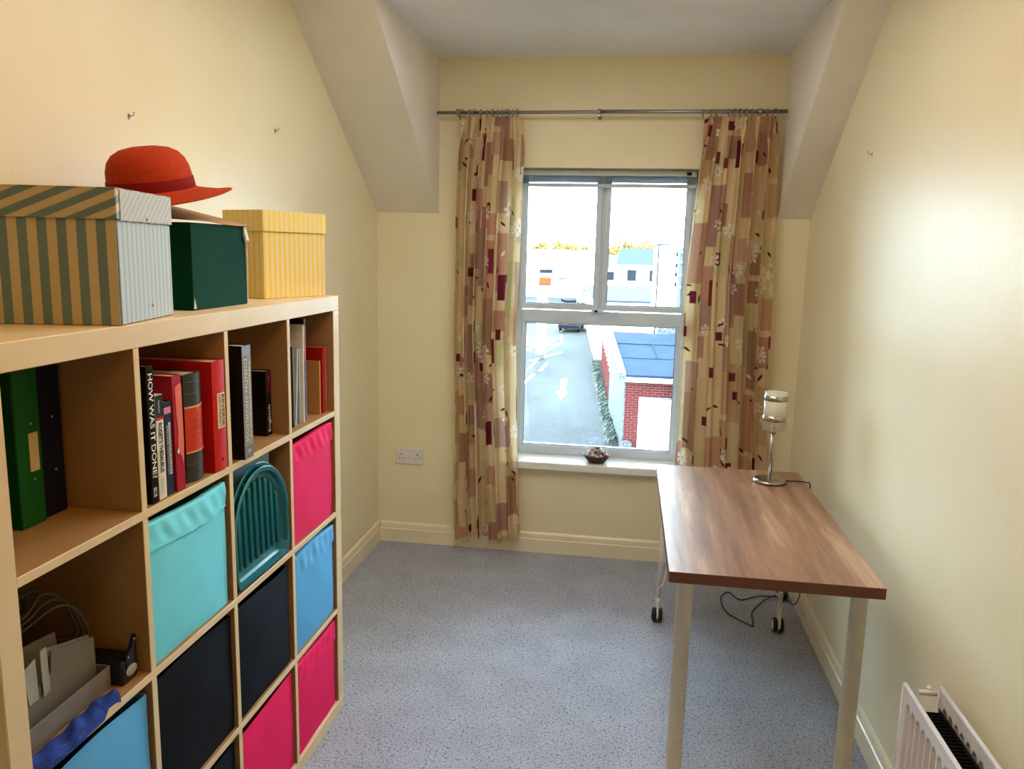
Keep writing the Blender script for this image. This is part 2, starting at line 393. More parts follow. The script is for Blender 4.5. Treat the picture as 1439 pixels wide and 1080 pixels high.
hues = dict(base=lin((226, 206, 166))[:3], white=lin((240, 232, 216))[:3], leaf=lin((88, 34, 38))[:3],
            p=[lin(c)[:3] for c in ((200, 154, 126), (186, 140, 122), (180, 148, 138), (204, 176, 132), (206, 200, 154), (166, 128, 104), (220, 200, 158), (204, 166, 142), (230, 214, 182), (172, 134, 126))],
            burg=[lin(c)[:3] for c in ((122, 38, 52), (132, 48, 62), (112, 34, 48))])
k = NT('printed_curtain_cotton'); at = k.node('ShaderNodeVertexColor'); at.layer_name = 'print'
k.b.inputs['Roughness'].default_value = .85; k.b.inputs['Specular IOR Level'].default_value = .15
k.link(at.outputs[0], k.b.inputs['Base Color']); tr = k.node('ShaderNodeBsdfTranslucent'); k.link(at.outputs[0], tr.inputs[0])
ms = k.node('ShaderNodeMixShader'); ms.inputs[0].default_value = .28
k.link(k.b.outputs[0], ms.inputs[1]); k.link(tr.outputs[0], ms.inputs[2]); k.link(ms.outputs[0], k.out.inputs[0])
CLOTH = k.m
def curtain(label, edges, nf, seed, ring_x, zt=2.316, zb=.045):
    """edges: list of (z, x0, x1)"""
    root = thing('curtain', label, 'curtain', (0, ROD_Y, 0), group=None)
    nu, nv = 300, 470
    s = np.linspace(0, 1, nu); z = np.linspace(zt, zb, nv)
    E_ = np.array(sorted(edges)); x0 = np.interp(z, E_[:, 0], E_[:, 1]); x1 = np.interp(z, E_[:, 0], E_[:, 2])
    g = np.random.RandomState(seed)
    ph = g.uniform(-.35, .35, nf + 2); kx = np.linspace(0, 1, nf + 2)
    S, Z = np.meshgrid(s, z); t = np.clip((zt - Z) / .18, 0, 1); t = t * t * (3 - 2 * t)
    wob = np.interp(S, kx, ph) * .9 + .25 * np.sin(1.3 * Z + S * 5 + seed) * t
    A = (.014 + .028 * t) * (0.75 + .35 * np.sin(S * 7.3 + seed * 1.7 + Z * .6)) 
    phase = 2 * np.pi * nf * S + wob * 2.0
    fold = np.tanh(2.1 * np.sin(phase)) / np.tanh(2.1)
    # finer pinched pleats near the heading
    hd = np.clip(1 - (zt - Z) / .11, 0, 1)
    Y = -A * fold - hd * .006 * np.sin(phase * 3) + .004 * np.sin(9 * Z + 11 * S)
    X = (x0[:, None] * (1 - S) + x1[:, None] * S) + A * .30 * np.cos(phase) * t
    X += .006 * np.sin(2.2 * Z + 3 * S) * t
    hem = np.clip((zb + .12 - Z) / .12, 0, 1); Y += hem * .004 * np.sin(23 * S + seed)
    Zz = Z + hem * .012 * np.sin(12 * S + seed)
    mid = nv // 2
    dU = np.hypot(np.diff(X[mid]), np.diff(Y[mid])); U1 = np.concatenate([[0], np.cumsum(dU)]); U = np.tile(U1, (nv, 1)); V = zt - Z
    C = paint(U, V, seed + 20, hues)
    co = np.stack([X, Y, Zz], -1).reshape(-1, 3)
    idx = np.arange(nu * nv).reshape(nv, nu)
    F = np.stack([idx[:-1, :-1], idx[1:, :-1], idx[1:, 1:], idx[:-1, 1:]], -1).reshape(-1, 4)
    me = bpy.data.meshes.new('cloth'); me.vertices.add(len(co)); me.vertices.foreach_set('co', co.ravel())
    me.loops.add(F.size); me.loops.foreach_set('vertex_index', F.ravel()); me.polygons.add(len(F)); me.polygons.foreach_set('loop_start', np.arange(0, F.size, 4)); me.polygons.foreach_set('loop_total', np.full(len(F), 4))
    me.polygons.foreach_set('use_smooth', np.ones(len(F), bool)); me.update(); me.validate()
    ca = me.color_attributes.new('print', 'FLOAT_COLOR', 'POINT'); ca.data.foreach_set('color', np.concatenate([C.reshape(-1, 3), np.ones((nu * nv, 1))], 1).ravel())
    me.materials.append(CLOTH); link('cloth', me, root)
    rm = None
    for i, x in enumerate(ring_x):
        if rm is None:
            q = MB(); q.tube([(0, .0175 * math.cos(a), .0175 * math.sin(a)) for a in np.linspace(0, 2 * math.pi, 21)], .0024, 6, cap=False)
            q.tube([(0, 0, -.0175), (0, 0, -.024), (0, .004, -.028)], .0014, 5)
            rm = q.mesh('ring', STEELD)
        link('ring', rm, root, (x, 0, ROD_Z - .0048), (0, 0, R(g.uniform(-38, 38))))
    return root
px = lambda p_: -1.014 + (p_ - 614) * .003493
curtain('patchwork print curtain left of the window, hanging nearly to the skirting', [(2.33, -.885, -.572), (2.0, -.905, -.582), (1.2, -.925, -.590), (.6, -.915, -.560), (.30, -.915, -.548), (.0, -.895, -.535)], 6, 3,
        [px(q) for q in (652, 663, 670, 679, 688, 697, 704, 711, 718, 726, 732)], zb=.080)
curtain('patchwork print curtain right of the window, behind the desk and lamp', [(2.33, .322, .664), (2.0, .300, .672), (1.5, .262, .690), (1.0, .262, .710), (.56, .260, .725), (.0, .250, .70)], 6, 8,
        [px(q) for q in (994, 1005, 1012, 1029, 1036, 1044, 1052, 1060, 1080, 1091)], zb=.05)

# ================================================================== SHELF UNIT
SX, YF, ZT, DEP = -0.960, 2.516, 1.490, 0.380
a_, b_, t_ = .048, .3355, .018
SXB = SX - DEP
YNr = YF - 2 * a_ - 4 * b_ - 3 * t_
sh = thing('cube_shelf', 'pale birch-effect storage unit with sixteen square compartments along the left wall', 'shelf unit')
def colY(c):          # c=0 nearest
    y0 = YNr + a_ + c * (b_ + t_); return y0, y0 + b_
def rowZ(r):          # r=0 top
    z1 = ZT - a_ - r * (b_ + t_); return z1 - b_, z1
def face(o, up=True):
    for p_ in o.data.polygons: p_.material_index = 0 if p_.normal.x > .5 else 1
MB().bev(SXB, SX, YNr, YF, ZT - a_, ZT, .0015).build('top_panel', SHELF, sh)
MB().bev(SXB, SX, YNr, YF, .001, a_ - .002, .0015).build('bottom_panel', SHELF, sh)
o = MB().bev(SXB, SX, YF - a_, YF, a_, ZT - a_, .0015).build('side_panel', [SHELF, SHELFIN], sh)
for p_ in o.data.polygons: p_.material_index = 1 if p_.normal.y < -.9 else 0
MB().bev(SXB, SX, YNr, YNr + a_, a_, ZT - a_, .0015).build('side_panel', SHELF, sh)
for r in (1, 2, 3):
    z = rowZ(r)[1]
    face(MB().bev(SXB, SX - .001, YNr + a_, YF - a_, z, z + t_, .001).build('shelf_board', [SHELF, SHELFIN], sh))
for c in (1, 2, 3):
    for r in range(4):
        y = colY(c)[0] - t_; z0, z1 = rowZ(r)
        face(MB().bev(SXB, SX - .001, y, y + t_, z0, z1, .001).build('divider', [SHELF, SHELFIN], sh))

# ------------------------------------------------------------------ fabric bins
def fabric(name, c, rough=.75, c2=None):
    return mat(name, c, rough, c2=c2 or tuple(v * .93 for v in c), scale=5, bump=.35, bscale=420, spec=.12)
def storage_bin(col, row, m, label, seed, x=SX - .010, cuff=True, dy=0.0, h=.312, w_=.316, sag=.006, lean=0.0):
    y0, y1 = colY(col); z0, z1 = rowZ(row); g = np.random.RandomState(seed)
    yc = (y0 + y1) / 2 + dy
    root = thing('storage_bin', label, 'storage box', (x, yc, z0 + .001))
    nu, nv = 26, 26; D = .34
    def front(u, v): # bulge outwards, gentle puckers
        return sag * (1 - (2 * u - 1) ** 2) * (1 - (2 * v - 1) ** 4) + .0012 * math.sin(9 * u + seed) * math.sin(7 * v + seed)
    vs, fs = [], []
    for j in range(nv + 1):
        for i in range(nu + 1):
            u, v = i / nu, j / nv
            top = .004 * math.sin(5 * u + seed * 2) * v ** 6
            vs.append((front(u, v), (u - .5) * w_ + lean * v, v * h + top))
    for j in range(nv):
        for i in range(nu):
            q = j * (nu + 1) + i; fs.append((q, q + 1, q + nu + 2, q + nu + 1))
    q = MB(); q.add(vs, fs, True)
    t = .003
    q.box(-D, -.0005, -w_ / 2, -w_ / 2 + t, 0, h - .004); q.box(-D, -.0005, w_ / 2 - t, w_ / 2, 0, h - .004); q.box(-D, -D + t, -w_ / 2, w_ / 2, 0, h - .004); q.box(-D, -.002, -w_ / 2, w_ / 2, 0, t)
    q.build('body', m, root)
    if cuff:
        vs, fs = [], []; ch = .062; mu, mv = 60, 10
        for j in range(mv + 1):
            for i in range(mu + 1):
                u, v = i / mu, j / mv
                wr = .0014 * math.sin(17 * u + 3 * v + seed) * math.sin(3.1 * v + .3) + .0016 * math.sin(41 * u + 5 * v * math.sin(seed) + 2 * seed) * (v * (1 - v) * 4)
                hh = h - ch + ch * v + .004 * math.sin(5 * u + seed * 2) * v + .0035 * math.sin(6 * u + seed) * (1 - v)
                vs.append((front(u, hh / h if hh < h else 1) + .0035 + wr, (u - .5) * (w_ + .002) + lean * hh / h, hh + .002))
        o0 = len(vs)
        for i in range(mu + 1):
            u = i / mu; vs.append((-.012, (u - .5) * w_ + lean, h + .001 + .004 * math.sin(5 * u + seed * 2)))
        for j in range(mv):
            for i in range(mu):
                p_ = j * (mu + 1) + i; fs.append((p_, p_ + 1, p_ + mu + 2, p_ + mu + 1))
        for i in range(mu):
            fs.append((mv * (mu + 1) + i, mv * (mu + 1) + i + 1, o0 + i + 1, o0 + i))
        MB().add(vs, fs, True).build('folded_cuff', m, root)
    return root
MINT = fabric('mint_fabric', (122, 226, 248)); BLUEF = fabric('sky_blue_fabric', (96, 174, 230)); PINK = fabric('raspberry_fabric', (240, 34, 98))
NAVY = fabric('black_navy_fabric', (8, 18, 30)); BLK = fabric('black_fabric', (6, 10, 18))
storage_bin(1, 1, MINT, 'mint green fabric storage box under the reference books', 1, sag=.008, dy=-.004)
storage_bin(3, 1, PINK, 'raspberry pink fabric box just below the thin booklets', 2, sag=.004)
storage_bin(3, 2, BLUEF, 'sky blue fabric box between two pink boxes at the window end', 3, dy=-.003)
storage_bin(3, 3, PINK, 'raspberry pink fabric box in the bottom corner by the window end', 4, h=.308)
storage_bin(2, 3, PINK, 'raspberry pink fabric box in the bottom row below the black boxes', 5, cuff=False, dy=.002)
storage_bin(1, 2, BLK, 'large black fabric box below the mint green box', 6, cuff=False, w_=.324, h=.318)
storage_bin(2, 2, NAVY, 'black-navy fabric box below the teal trays', 7, cuff=False, dy=-.006, sag=.010)
storage_bin(1, 3, NAVY, 'black-navy fabric box in the bottom row below the large black box', 8, cuff=False)
storage_bin(0, 2, BLUEF, 'sky blue fabric box below the grey desk organiser', 9, sag=.006, cuff=False)

# ------------------------------------------------------------------ books
def cmat(name, c, rough=.45, **kw): return mat(name, c, rough, scale=12, spec=.22, **kw)
Z1 = rowZ(0)[0] + .0012
def book(label, y, th, h, dep, xf, cover, lean=0.0, rounded=0.0, name='book', yaw=0.0, group=None):
    """spine faces +x; y = near side of spine, th thickness; returns root (origin at bottom, near, front corner)"""
    root = thing(name, label, 'book', (xf, y, Z1), (R(lean), 0, R(yaw)), group)
    q = MB()
    if rounded:
        n = 8; arc = [(rounded * math.sin(math.pi * i / n) - .0, th * i / n) for i in range(n + 1)]
        poly = [(x_, y_) for x_, y_ in arc] + [(-dep, th), (-dep, th - .003), (-.004, th - .003), (-.004, .003), (-dep, .003), (-dep, 0)]
    else:
        poly = [(0, .001), (0, th - .001), (-.001, th), (-dep, th), (-dep, th - .002), (-.003, th - .002), (-.003, .002), (-dep, .002), (-dep, 0), (-.001, 0)]
    q.prism(poly, 0, h, 'z'); q.build('cover', cover, root)
    MB().box(-dep + .004, -.0045, .0032 if rounded else .0022, th - (.0032 if rounded else .0022), .003, h - .003).build('pages', PAPER, root)
    return root
WT = cmat('white_print', (226, 226, 220)); BKT = cmat('black_print', (14, 14, 16)); NV = cmat('navy_cover', (20, 26, 52)); RD = cmat('red_cloth_cover', (198, 28, 26), .4)
dz, uy = (0, 0, -1), (0, 1, 0)
# compartment 2 (col 1)
b = book('tall black book with white serif title, leftmost of the reference books', 1.453, .025, .292, .2, -.967, cmat('black_gloss_cover', (14, 14, 16), .25))
text('HOW WAS IT DONE?', .222, .0150, WT, b, (.0006, .0125, .165), dz, uy, bold=.012)
MB().box(.0002, .0007, .005, .016, .014, .034).build('emblem', cmat('grey_emblem', (170, 172, 168)), b)
text('4', .012, .008, BKT, b, (.0009, .0105, .024), dz, uy, bold=.02)
b = book('white-spined thesaurus paperback beside the tall black book', 1.4815, .028, .226, .15, -.969, cmat('white_paper_cover', (226, 220, 202)))
MB().box(-.0001, .0005, .0005, .0275, .178, .2255).build('spine_band', BKT, b)
MB().box(-.0001, .00055, .0005, .0275, .172, .178).build('spine_stripe', RD, b)
text("ROGET'S THESAURUS", .108, .0145, BKT, b, (.0008, .014, .112), dz, uy, bold=.03)
text('Paperbacks', .026, .006, WT, b, (.0008, .012, .201), dz, uy, bold=.01)
text('THE ENGLISH LANGUAGE', .036, .003, BKT, b, (.0008, .015, .03), dz, uy)
text('REFERENCE EDITION', .036, .003, BKT, b, (.0008, .009, .03), dz, uy)
b = book('navy paperback with pink band and white lettering beside the thesaurus', 1.5125, .028, .206, .15, -.970, NV)
MB().box(-.0001, .0005, .0005, .0255, .180, .194).build('spine_band', cmat('dusty_pink', (214, 132, 140)), b)
MB().box(-.0001, .0005, .0140, .0215, .045, .160).build('title_panel', cmat('pale_title_panel', (206, 210, 214)), b)
text('CONCISE ENGLISH', .105, .005, NV, b, (.0008, .0178, .102), dz, uy, bold=.01)
text('SPELLING DICTIONARY', .11, .005, WT, b, (.0008, .0085, .1), dz, uy)
b = book('worn pinkish-red hardback with torn jacket spine', 1.5455, .034, .258, .2, -.967, cmat('worn_red_cover', (170, 34, 48), .3, c2=(150, 24, 40)), lean=0.6)
q = MB(); J = [(.008, .232), (.028, .240), (.0325, .236), (.0325, .10), (.029, .066), (.026, .055), (.020, .078), (.014, .085), (.010, .098), (.013, .13), (.009, .18)]
q.prism(J, .0002, .0012, 'x'); q.build('torn_jacket', cmat('faded_pink_jacket', (226, 118, 104), .25, c2=(214, 96, 96)), b)
q = MB(); q.prism([(.004, .088), (.010, .098), (.012, .092), (.011, .082)], .0012, .0018, 'x'); q.build('paper_tear', WT, b)
# big dictionary with rounded spine
Rb = .010
b = book('thick dictionary with rounded charcoal spine and orange-red middle band', 1.606, .072, .250, .2, -.980, cmat('charcoal_cloth_cover', (58, 60, 54), .5), rounded=Rb)
n = 8; th = .072
def band(z0, z1, off, m_, nm):
    q = MB(); arc = [(Rb * math.sin(math.pi * i / n) + off, th * i / n) for i in range(n + 1)]
    q.prism(arc + [(x_ - off - .0004, y_) for x_, y_ in arc[::-1]], z0, z1, 'z'); q.build(nm, m_, b)
band(.070, .175, .0010, cmat('orange_red_label', (206, 62, 34), .4), 'spine_label')
GOLD = cmat('gilt_line', (214, 176, 120), .4)
band(.173, .1765, .0016, GOLD, 'gilt_line'); band(.0685, .072, .0016, GOLD, 'gilt_line')
band(.232, .2335, .0012, cmat('grey_line', (92, 94, 86)), 'ridge'); band(.205, .206, .0012, cmat('grey_line', (92, 94, 86)), 'ridge'); band(.04, .041, .0012, cmat('grey_line', (92, 94, 86)), 'ridge')
DT = cmat('faded_print', (150, 44, 26))
text('THE', .016, .007, DT, b, (Rb + .0012, .036, .155), (0, 1, 0), (0, 0, 1)); text('NEW', .030, .009, DT, b, (Rb + .0012, .036, .140), (0, 1, 0), (0, 0, 1))
text('ENGLISH', .034, .009, DT, b, (Rb + .0012, .036, .126), (0, 1, 0), (0, 0, 1)); text('DICTIONARY', .036, .006, DT, b, (Rb + .0012, .036, .110), (0, 1, 0), (0, 0, 1))
text('OF WORDS', .022, .005, DT, b, (Rb + .0012, .036, .095), (0, 1, 0), (0, 0, 1))
b = book('big bright red reference dictionary with cream title panel', 1.6985, .058, .268, .22, -.9625, RD, rounded=.004)
MB().box(.0015, .0046, .014, .048, .105, .190).build('title_panel', cmat('cream_panel', (226, 196, 148)), b)
text('REVERSE', .078, .012, BKT, b, (.0052, .039, .147), dz, uy, bold=.02); text('DICTIONARY', .078, .009, BKT, b, (.0052, .024, .147), dz, uy, bold=.01)
MB().lathe([(0, 0), (.004, 0), (.004, .001), (0, .001)], 10).build('emblem', cmat('dark_red', (110, 14, 16)), b, (.004, .03, .028), (0, R(90), 0))
# compartment 3 (col 2)
b = book('large dark hardback with silver-edged spine and block lettering', 1.822, .047, .292, .24, -.950, cmat('dark_brown_jacket', (24, 18, 18), .35))
MB().box(-.0002, .0006, .001, .046, .268, .2915).build('spine_head', cmat('silver_band', (150, 160, 176), .3), b)
MB().box(-.0002, .0006, .001, .046, .001, .034).build('spine_foot', cmat('silver_foot', (120, 120, 124), .3), b)
MB().box(-.0002, .0006, .001, .046, .034, .268).build('spine_panel', cmat('grey_panel', (148, 148, 142), .35), b)
text('ESSENTIAL KNOWLEDGE', .222, .019, BKT, b, (.0010, .016, .151), dz, uy, bold=.05)
text('ESSENTIAL KNOWLEDGE', .218, .016, WT, b, (.0013, .016, .151), dz, uy, bold=.015)
text('THE ILLUSTRATED BOOK OF', .20, .008, WT, b, (.0010, .037, .151), dz, uy)
text('R', .010, .012, WT, b, (.0012, .024, .018), dz, uy)
b = book('short black language book with white word on its spine', 2.076, .034, .188, .13, -1.012, cmat('black_paper_cover', (18, 12, 16), .4), yaw=0)
MB().box(-.0001, .0006, .0005, .0335, .125, .1875).build('spine_head', cmat('maroon_band', (70, 14, 34)), b)
text('Englisch', .078, .019, WT, b, (.0010, .018, .050), (0, 0, 1), (0, -1, 0), bold=.005)
text('PONS', .018, .007, cmat('pink_print', (190, 110, 130)), b, (.0010, .018, .165), (0, 0, 1), (0, -1, 0), bold=.01)
# compartment 4 (col 3): thin ones
thin = [('thin black ring folder with a silver edge, first of the thin volumes by the divider', 2.196, .009, .245, (20, 20, 24), (150, 152, 160), 0),
        ('thin pale grey booklet leaning right against the silver booklet', 2.222, .008, .236, (176, 188, 184), (190, 196, 190), -5.5),
        ('silver-grey magazine with creased spine in the middle of the thin volumes', 2.262, .012, .232, (156, 164, 170), (200, 206, 210), -.6),
        ('tall slim white booklet directly left of the maroon one', 2.276, .006, .305, (224, 222, 218), (224, 222, 218), -.6),
        ('tall maroon booklet with bright red head', 2.284, .018, .300, (54, 22, 34), (180, 50, 30), -.4),
        ('tallest thin black folder with pale edge right of the maroon booklet', 2.304, .010, .320, (24, 24, 40), (150, 156, 180), -.2),
        ('short tan booklet between the black folder and the red book', 2.404, .009, .175, (186, 132, 74), (190, 140, 80), 0)]
for i, (lb, y, th, h_, c1, c2, ln) in enumerate(thin):
    b = book(lb, y, th, h_, .2 if h_ > .2 else .14, -.985 - .004 * (i % 3), cmat('thin_cover', c1, .3), lean=ln, name='booklet')
    if i in (0, 5): MB().box(-.0002, .0008, th - .003, th - .0005, .001, h_ - .001).build('edge_strip', cmat('strip', c2, .25), b)
    if i == 4: MB().box(-.0002, .0006, .001, th - .001, .19, .299).build('spine_head', cmat('strip', c2, .4), b)
    if i == 2: MB().box(-.0002, .0006, .001, .005, .001, .231).build('spine_fold', cmat('strip', c2, .3), b)
b = book('dark red book with gold lettering, last before the end panel', 2.424, .034, .218, .15, -.982, cmat('dark_red_cover', (166, 26, 20), .3))
MB().box(-.0002, .0006, .019, .030, .001, .217).build('spine_panel', cmat('copper_panel', (190, 84, 60), .4), b)
text('ILLUSTRATED GUIDE', .10, .006, GOLD, b, (.0009, .0245, .09), dz, uy)

# ------------------------------------------------------------------ compartment 1: folders
def lever_arch(label, y, th, x, c, lab=True, name='ring_binder'):
    root = thing(name, label, 'folder', (x, y, Z1)); m_ = cmat('folder_board', c, .4); h_ = .318; D = .19
    q = MB(); q.bev(-.003, 0, 0, th, 0, h_, .001); q.bev(-D, -.003, 0, .003, 0, h_, .001); q.bev(-D, -.003, th - .003, th, 0, h_, .001); q.build('cover', m_, root)
    MB().box(-D + .01, -.01, .006, th - .006, .01, h_ - .03).build('papers', PAPER, root)
    if lab:
        MB().bev(-.0002, .0012, th * .48, th * .86, .105, .180, .0005).build('spine_label', cmat('tan_label', (196, 172, 126), .5), root)
    for z in (.09, .198):
        MB().lathe([(0, 0), (.0034, 0), (.0026, .0014), (0, .0016)], 10).build('rivet', CHROME, root, (.0, th * .62, z), (0, R(90), 0))
    return root
lever_arch('green ring binder with a tan spine label', 1.264, .062, -1.110, (12, 84, 30))
lever_arch('dark navy ring binder right of the green one', 1.3285, .066, -1.118, (14, 18, 40), lab=False)
q = thing('document_wallet', 'grey papers and wallet left of the green ring binder', 'folder', (-1.11, 1.200, Z1), (R(-1.5), 0, 0))
for i in range(4):
    MB().bev(-.19, -.004 * i, .010 * i, .010 * i + .006, 0, .27 - .008 * i, .001).build('wallet', cmat('grey_wallet', ((120, 116, 108), (70, 66, 62), (152, 146, 134), (46, 44, 44))[i], .5), q)

# ------------------------------------------------------------------ compartment row 2 col 0: organiser, router, cable, cloth
Z2 = rowZ(1)[0] + .001
GREYP = cmat('warm_grey_card', (124, 120, 114), .6)
org = thing('desk_organiser', 'grey open desk organiser with low front lip and papers', 'organiser', (-1.002, 1.082, Z2), (0, 0, R(1.5)))
q = MB(); L = .262
q.bev(-.002, 0, 0, L, 0, .046, .0006); q.bev(-.11, -.002, L - .002, L, 0, .046, .0006); q.bev(-.11, -.002, 0, .002, 0, .046, .0006); q.bev(-.11, -.002, .002, L - .002, 0, .002, .0005); q.build('tray', GREYP, org)
q = MB(); q.prism([(.001, .004), (L - .004, .004), (L - .005, .108), (.138, .140), (.132, .098), (.108, .092), (.001, .090)], -.031, -.028, 'x'); q.build('back_panel', GREYP, org)
q = MB(); q.prism([(.10, .004), (L - .004, .004), (L - .006, .112), (.130, .146)], -.040, -.038, 'x'); q.prism([(.06, .004), (L - .004, .004), (L - .02, .120), (.08, .14)], -.104, -.101, 'x'); q.build('divider_card', cmat('light_grey_card', (140, 136, 130), .6), org)
q = MB(); q.prism([(.070, .070), (.094, .070), (.092, .150), (.060, .140)], -.0260, -.0245, 'x'); q.prism([(.104, .068), (.122, .072), (.118, .160), (.102, .158)], -.0235, -.0220, 'x'); q.build('index_tab', cmat('pale_card', (160, 162, 154), .6), org)
rt = thing('router', 'black plastic router box with oval silver badge beside the divider', 'router', (-.983, 1.345, Z2), (0, 0, R(-1)))
q = MB(); q.bev(-.20, 0, 0, .050, 0, .052, .004); q.build('case', BLACKP, rt)
q = MB(); q.prism([(.012, .03), (.046, .03), (.046, .094), (.036, .088), (.030, .070), (.012, .060)], -.006, .0015, 'x'); q.build('front_plate', cmat('glossy_black', (24, 26, 32), .15), rt)
o = MB().lathe([(0, 0), (1, 0), (.9, .06), (0, .08)], 18).build('badge', cmat('silver_badge', (170, 176, 170), .3), rt, (.0018, .026, .024), (R(0), R(90), 0)); o.scale = (.012, .018, .012)
for y, z in ((.018, .055), (.040, .086)):
    MB().lathe([(0, 0), (.0022, 0), (0, .001)], 8).build('indicator', WT, rt, (.002, y, z), (0, R(90), 0))
cb = MB(); pts = []
for i in range(60):
    a = i / 59 * 2 * math.pi * 2.1 + .8; rr = .062 + .010 * math.sin(i * .4)
    pts.append((-1.155 + .035 * math.sin(a * .9), 1.270 + rr * math.cos(a), .930 + .040 * math.sin(a) + .012 * math.sin(i * .2)))
pts += [(-1.20, 1.34, .90), (-1.21, 1.35, .84), (-1.22, 1.35, .775), (-1.24, 1.345, .760)]
cb.tube(pts, .003, 6)
for k_ in range(3):
    cb.tube(smooth([(-1.12 - .01 * k_, 1.16, .90 + .01 * k_), (-1.08, 1.21, .935 + .012 * k_), (-1.062 - .012 * k_, 1.265, .955 + .012 * k_), (-1.062 - .012 * k_, 1.315, .935 + .008 * k_), (-1.066 - .012 * k_, 1.352, .885), (-1.075 - .014 * k_, 1.362, .845), (-1.16 + .01 * k_, 1.34, .84)]), .0027, 6)
tag(cb.build('coiled_cable', cmat('grey_cable', (92, 90, 84), .5)), 'loops of grey cable behind the desk organiser', 'cable')
hp = thing('desktop_phone', 'dark bulky electronic item at the back of the compartment behind the organiser', 'electronics', (-1.25, 1.14, Z2))
q = MB(); q.bev(-.07, .05, -.05, .20, 0, .13, .012); q.build('case', BLACKP, hp); MB().bev(-.05, .03, -.03, .06, .131, .185, .012).build('handset', BLACKP, hp)
# blue knitted cloth
nu, nv = 60, 24; vs, fs = [], []
for j in range(nv + 1):
    for i in range(nu + 1):
        u, v = i / nu, j / nv
        y = 1.078 + u * .225; wid = .030 + .034 * math.sin(math.pi * min(1, u * 1.15)) * (.6 + .4 * math.sin(u * 9))
        cx = -.974 + .006 * math.sin(u * 6)
        x_ = cx + (v - .5) * wid * 1.15
        x_ = min(x_, -.9520); x_ = max(x_, -.9985)
        prof = math.sqrt(max(0, 1 - (2 * v - 1) ** 2))
        z_ = Z2 + .001 - .011 * max(0, min(1, (x_ + .9605) / .004)) * (1 if x_ > -.9605 else 0) + prof * (.007 + .007 * math.sin(u * 7 + 1) ** 2 + .004 * math.sin(u * 23 + v * 5) + (.004 if u > .8 else 0))
        vs.append((x_, y, z_))
for j in range(nv):
    for i in range(nu):
        p_ = j * (nu + 1) + i; fs.append((p_, p_ + 1, p_ + nu + 2, p_ + nu + 1))
KN = mat('blue_knit', (26, 64, 160), .9, c2=(14, 40, 120), scale=260, bump=1.0, bscale=340, detail=2)
tag(MB().add(vs, fs, True).build('knitted_cloth', KN), 'bright blue knitted cloth lying in front of the grey organiser', 'cloth')

# ------------------------------------------------------------------ row 2 col 2: teal trays and papers
TEAL = mat('teal_plastic', (6, 106, 120), .25, scale=8, spec=.6)
def tray(label, xf, yc, w_, h_, lean, nib=8):
    root = thing('ribbed_tray', label, 'tray', (xf, yc, Z2), (0, R(lean), 0), 'nested teal trays')
    n = 28
    def outline(s_):
        r = w_ / 2 * s_; zc = h_ - w_ / 2; pts = []
        for i in range(n + 1):
            a = math.pi * i / n; pts.append((r * math.cos(a), zc + r * math.sin(a)))
        pts += [(-r, .03 + (1 - s_) * .12), (-r * .9, .004 + (1 - s_) * .14), (r * .9, .004 + (1 - s_) * .14), (r, .03 + (1 - s_) * .12)]
        return pts
    rings = [(1.0, 0.0), (1.0, -.003), (.985, .002), (.93, .001), (.90, -.012), (.86, -.018)]
    vs, fs = [], []
    K = n + 5
    for s_, x_ in rings:
        for y, z in outline(s_): vs.append((x_, y, z))
    for i in range(len(rings) - 1):
        for j in range(K): fs.append((i * K + j, i * K + (j + 1) % K, (i + 1) * K + (j + 1) % K, (i + 1) * K + j))
    fs.append(tuple((len(rings) - 1) * K + j for j in range(K)))
    MB().add(vs, fs, False).build('dish', TEAL, root)
    MB().tube([(.0, y, z) for y, z in outline(1.0)[:n + 1]], .0022, 6).build('rim', mat('teal_rim', (60, 150, 150), .15), root)
    for i in range(nib):
        y = (i - (nib - 1) / 2) * w_ * .80 / nib; zt_ = h_ - w_ / 2 + math.sqrt(max(0, (w_ / 2 * .80) ** 2 - y * y))
        MB().tube([(-.0175, y, .045), (-.0145, y, .052), (-.0145, y, zt_ - .008), (-.0175, y, zt_)], [.003, .0055, .0055, .003], 8).build('rib', TEAL, root)
    return root
tray('ribbed teal plastic tray standing on edge, the front of two', -.963, 1.9445, .318, .298, -1.5)
tray('ribbed teal plastic tray nested just behind the front one', -.976, 1.9455, .318, .308, -1.5)
f = thing('paper_folder', 'light blue card folder standing behind the teal trays', 'folder', (-1.024, 1.80, Z2), (0, R(1), 0))
MB().prism([(0, 0), (.27, 0), (.300, .327), (.13, .318), (0, .30)], -.004, 0, 'x').build('card', cmat('light_blue_card', (150, 208, 240), .5), f)
MB().prism([(.0, 0), (.26, 0), (.27, .325), (.02, .315)], -.012, -.006, 'x').build('inner_sheet', cmat('white_sheet', (206, 208, 204), .6), f)
f = thing('paper_folder', 'dark grey document folder at the back behind the blue folder', 'folder', (-1.052, 1.80, Z2), (0, R(1), 0))
MB().prism([(0, 0), (.25, 0), (.30, .333), (.0, .330)], -.004, 0, 'x').build('card', cmat('grey_card', (120, 120, 118), .6), f)

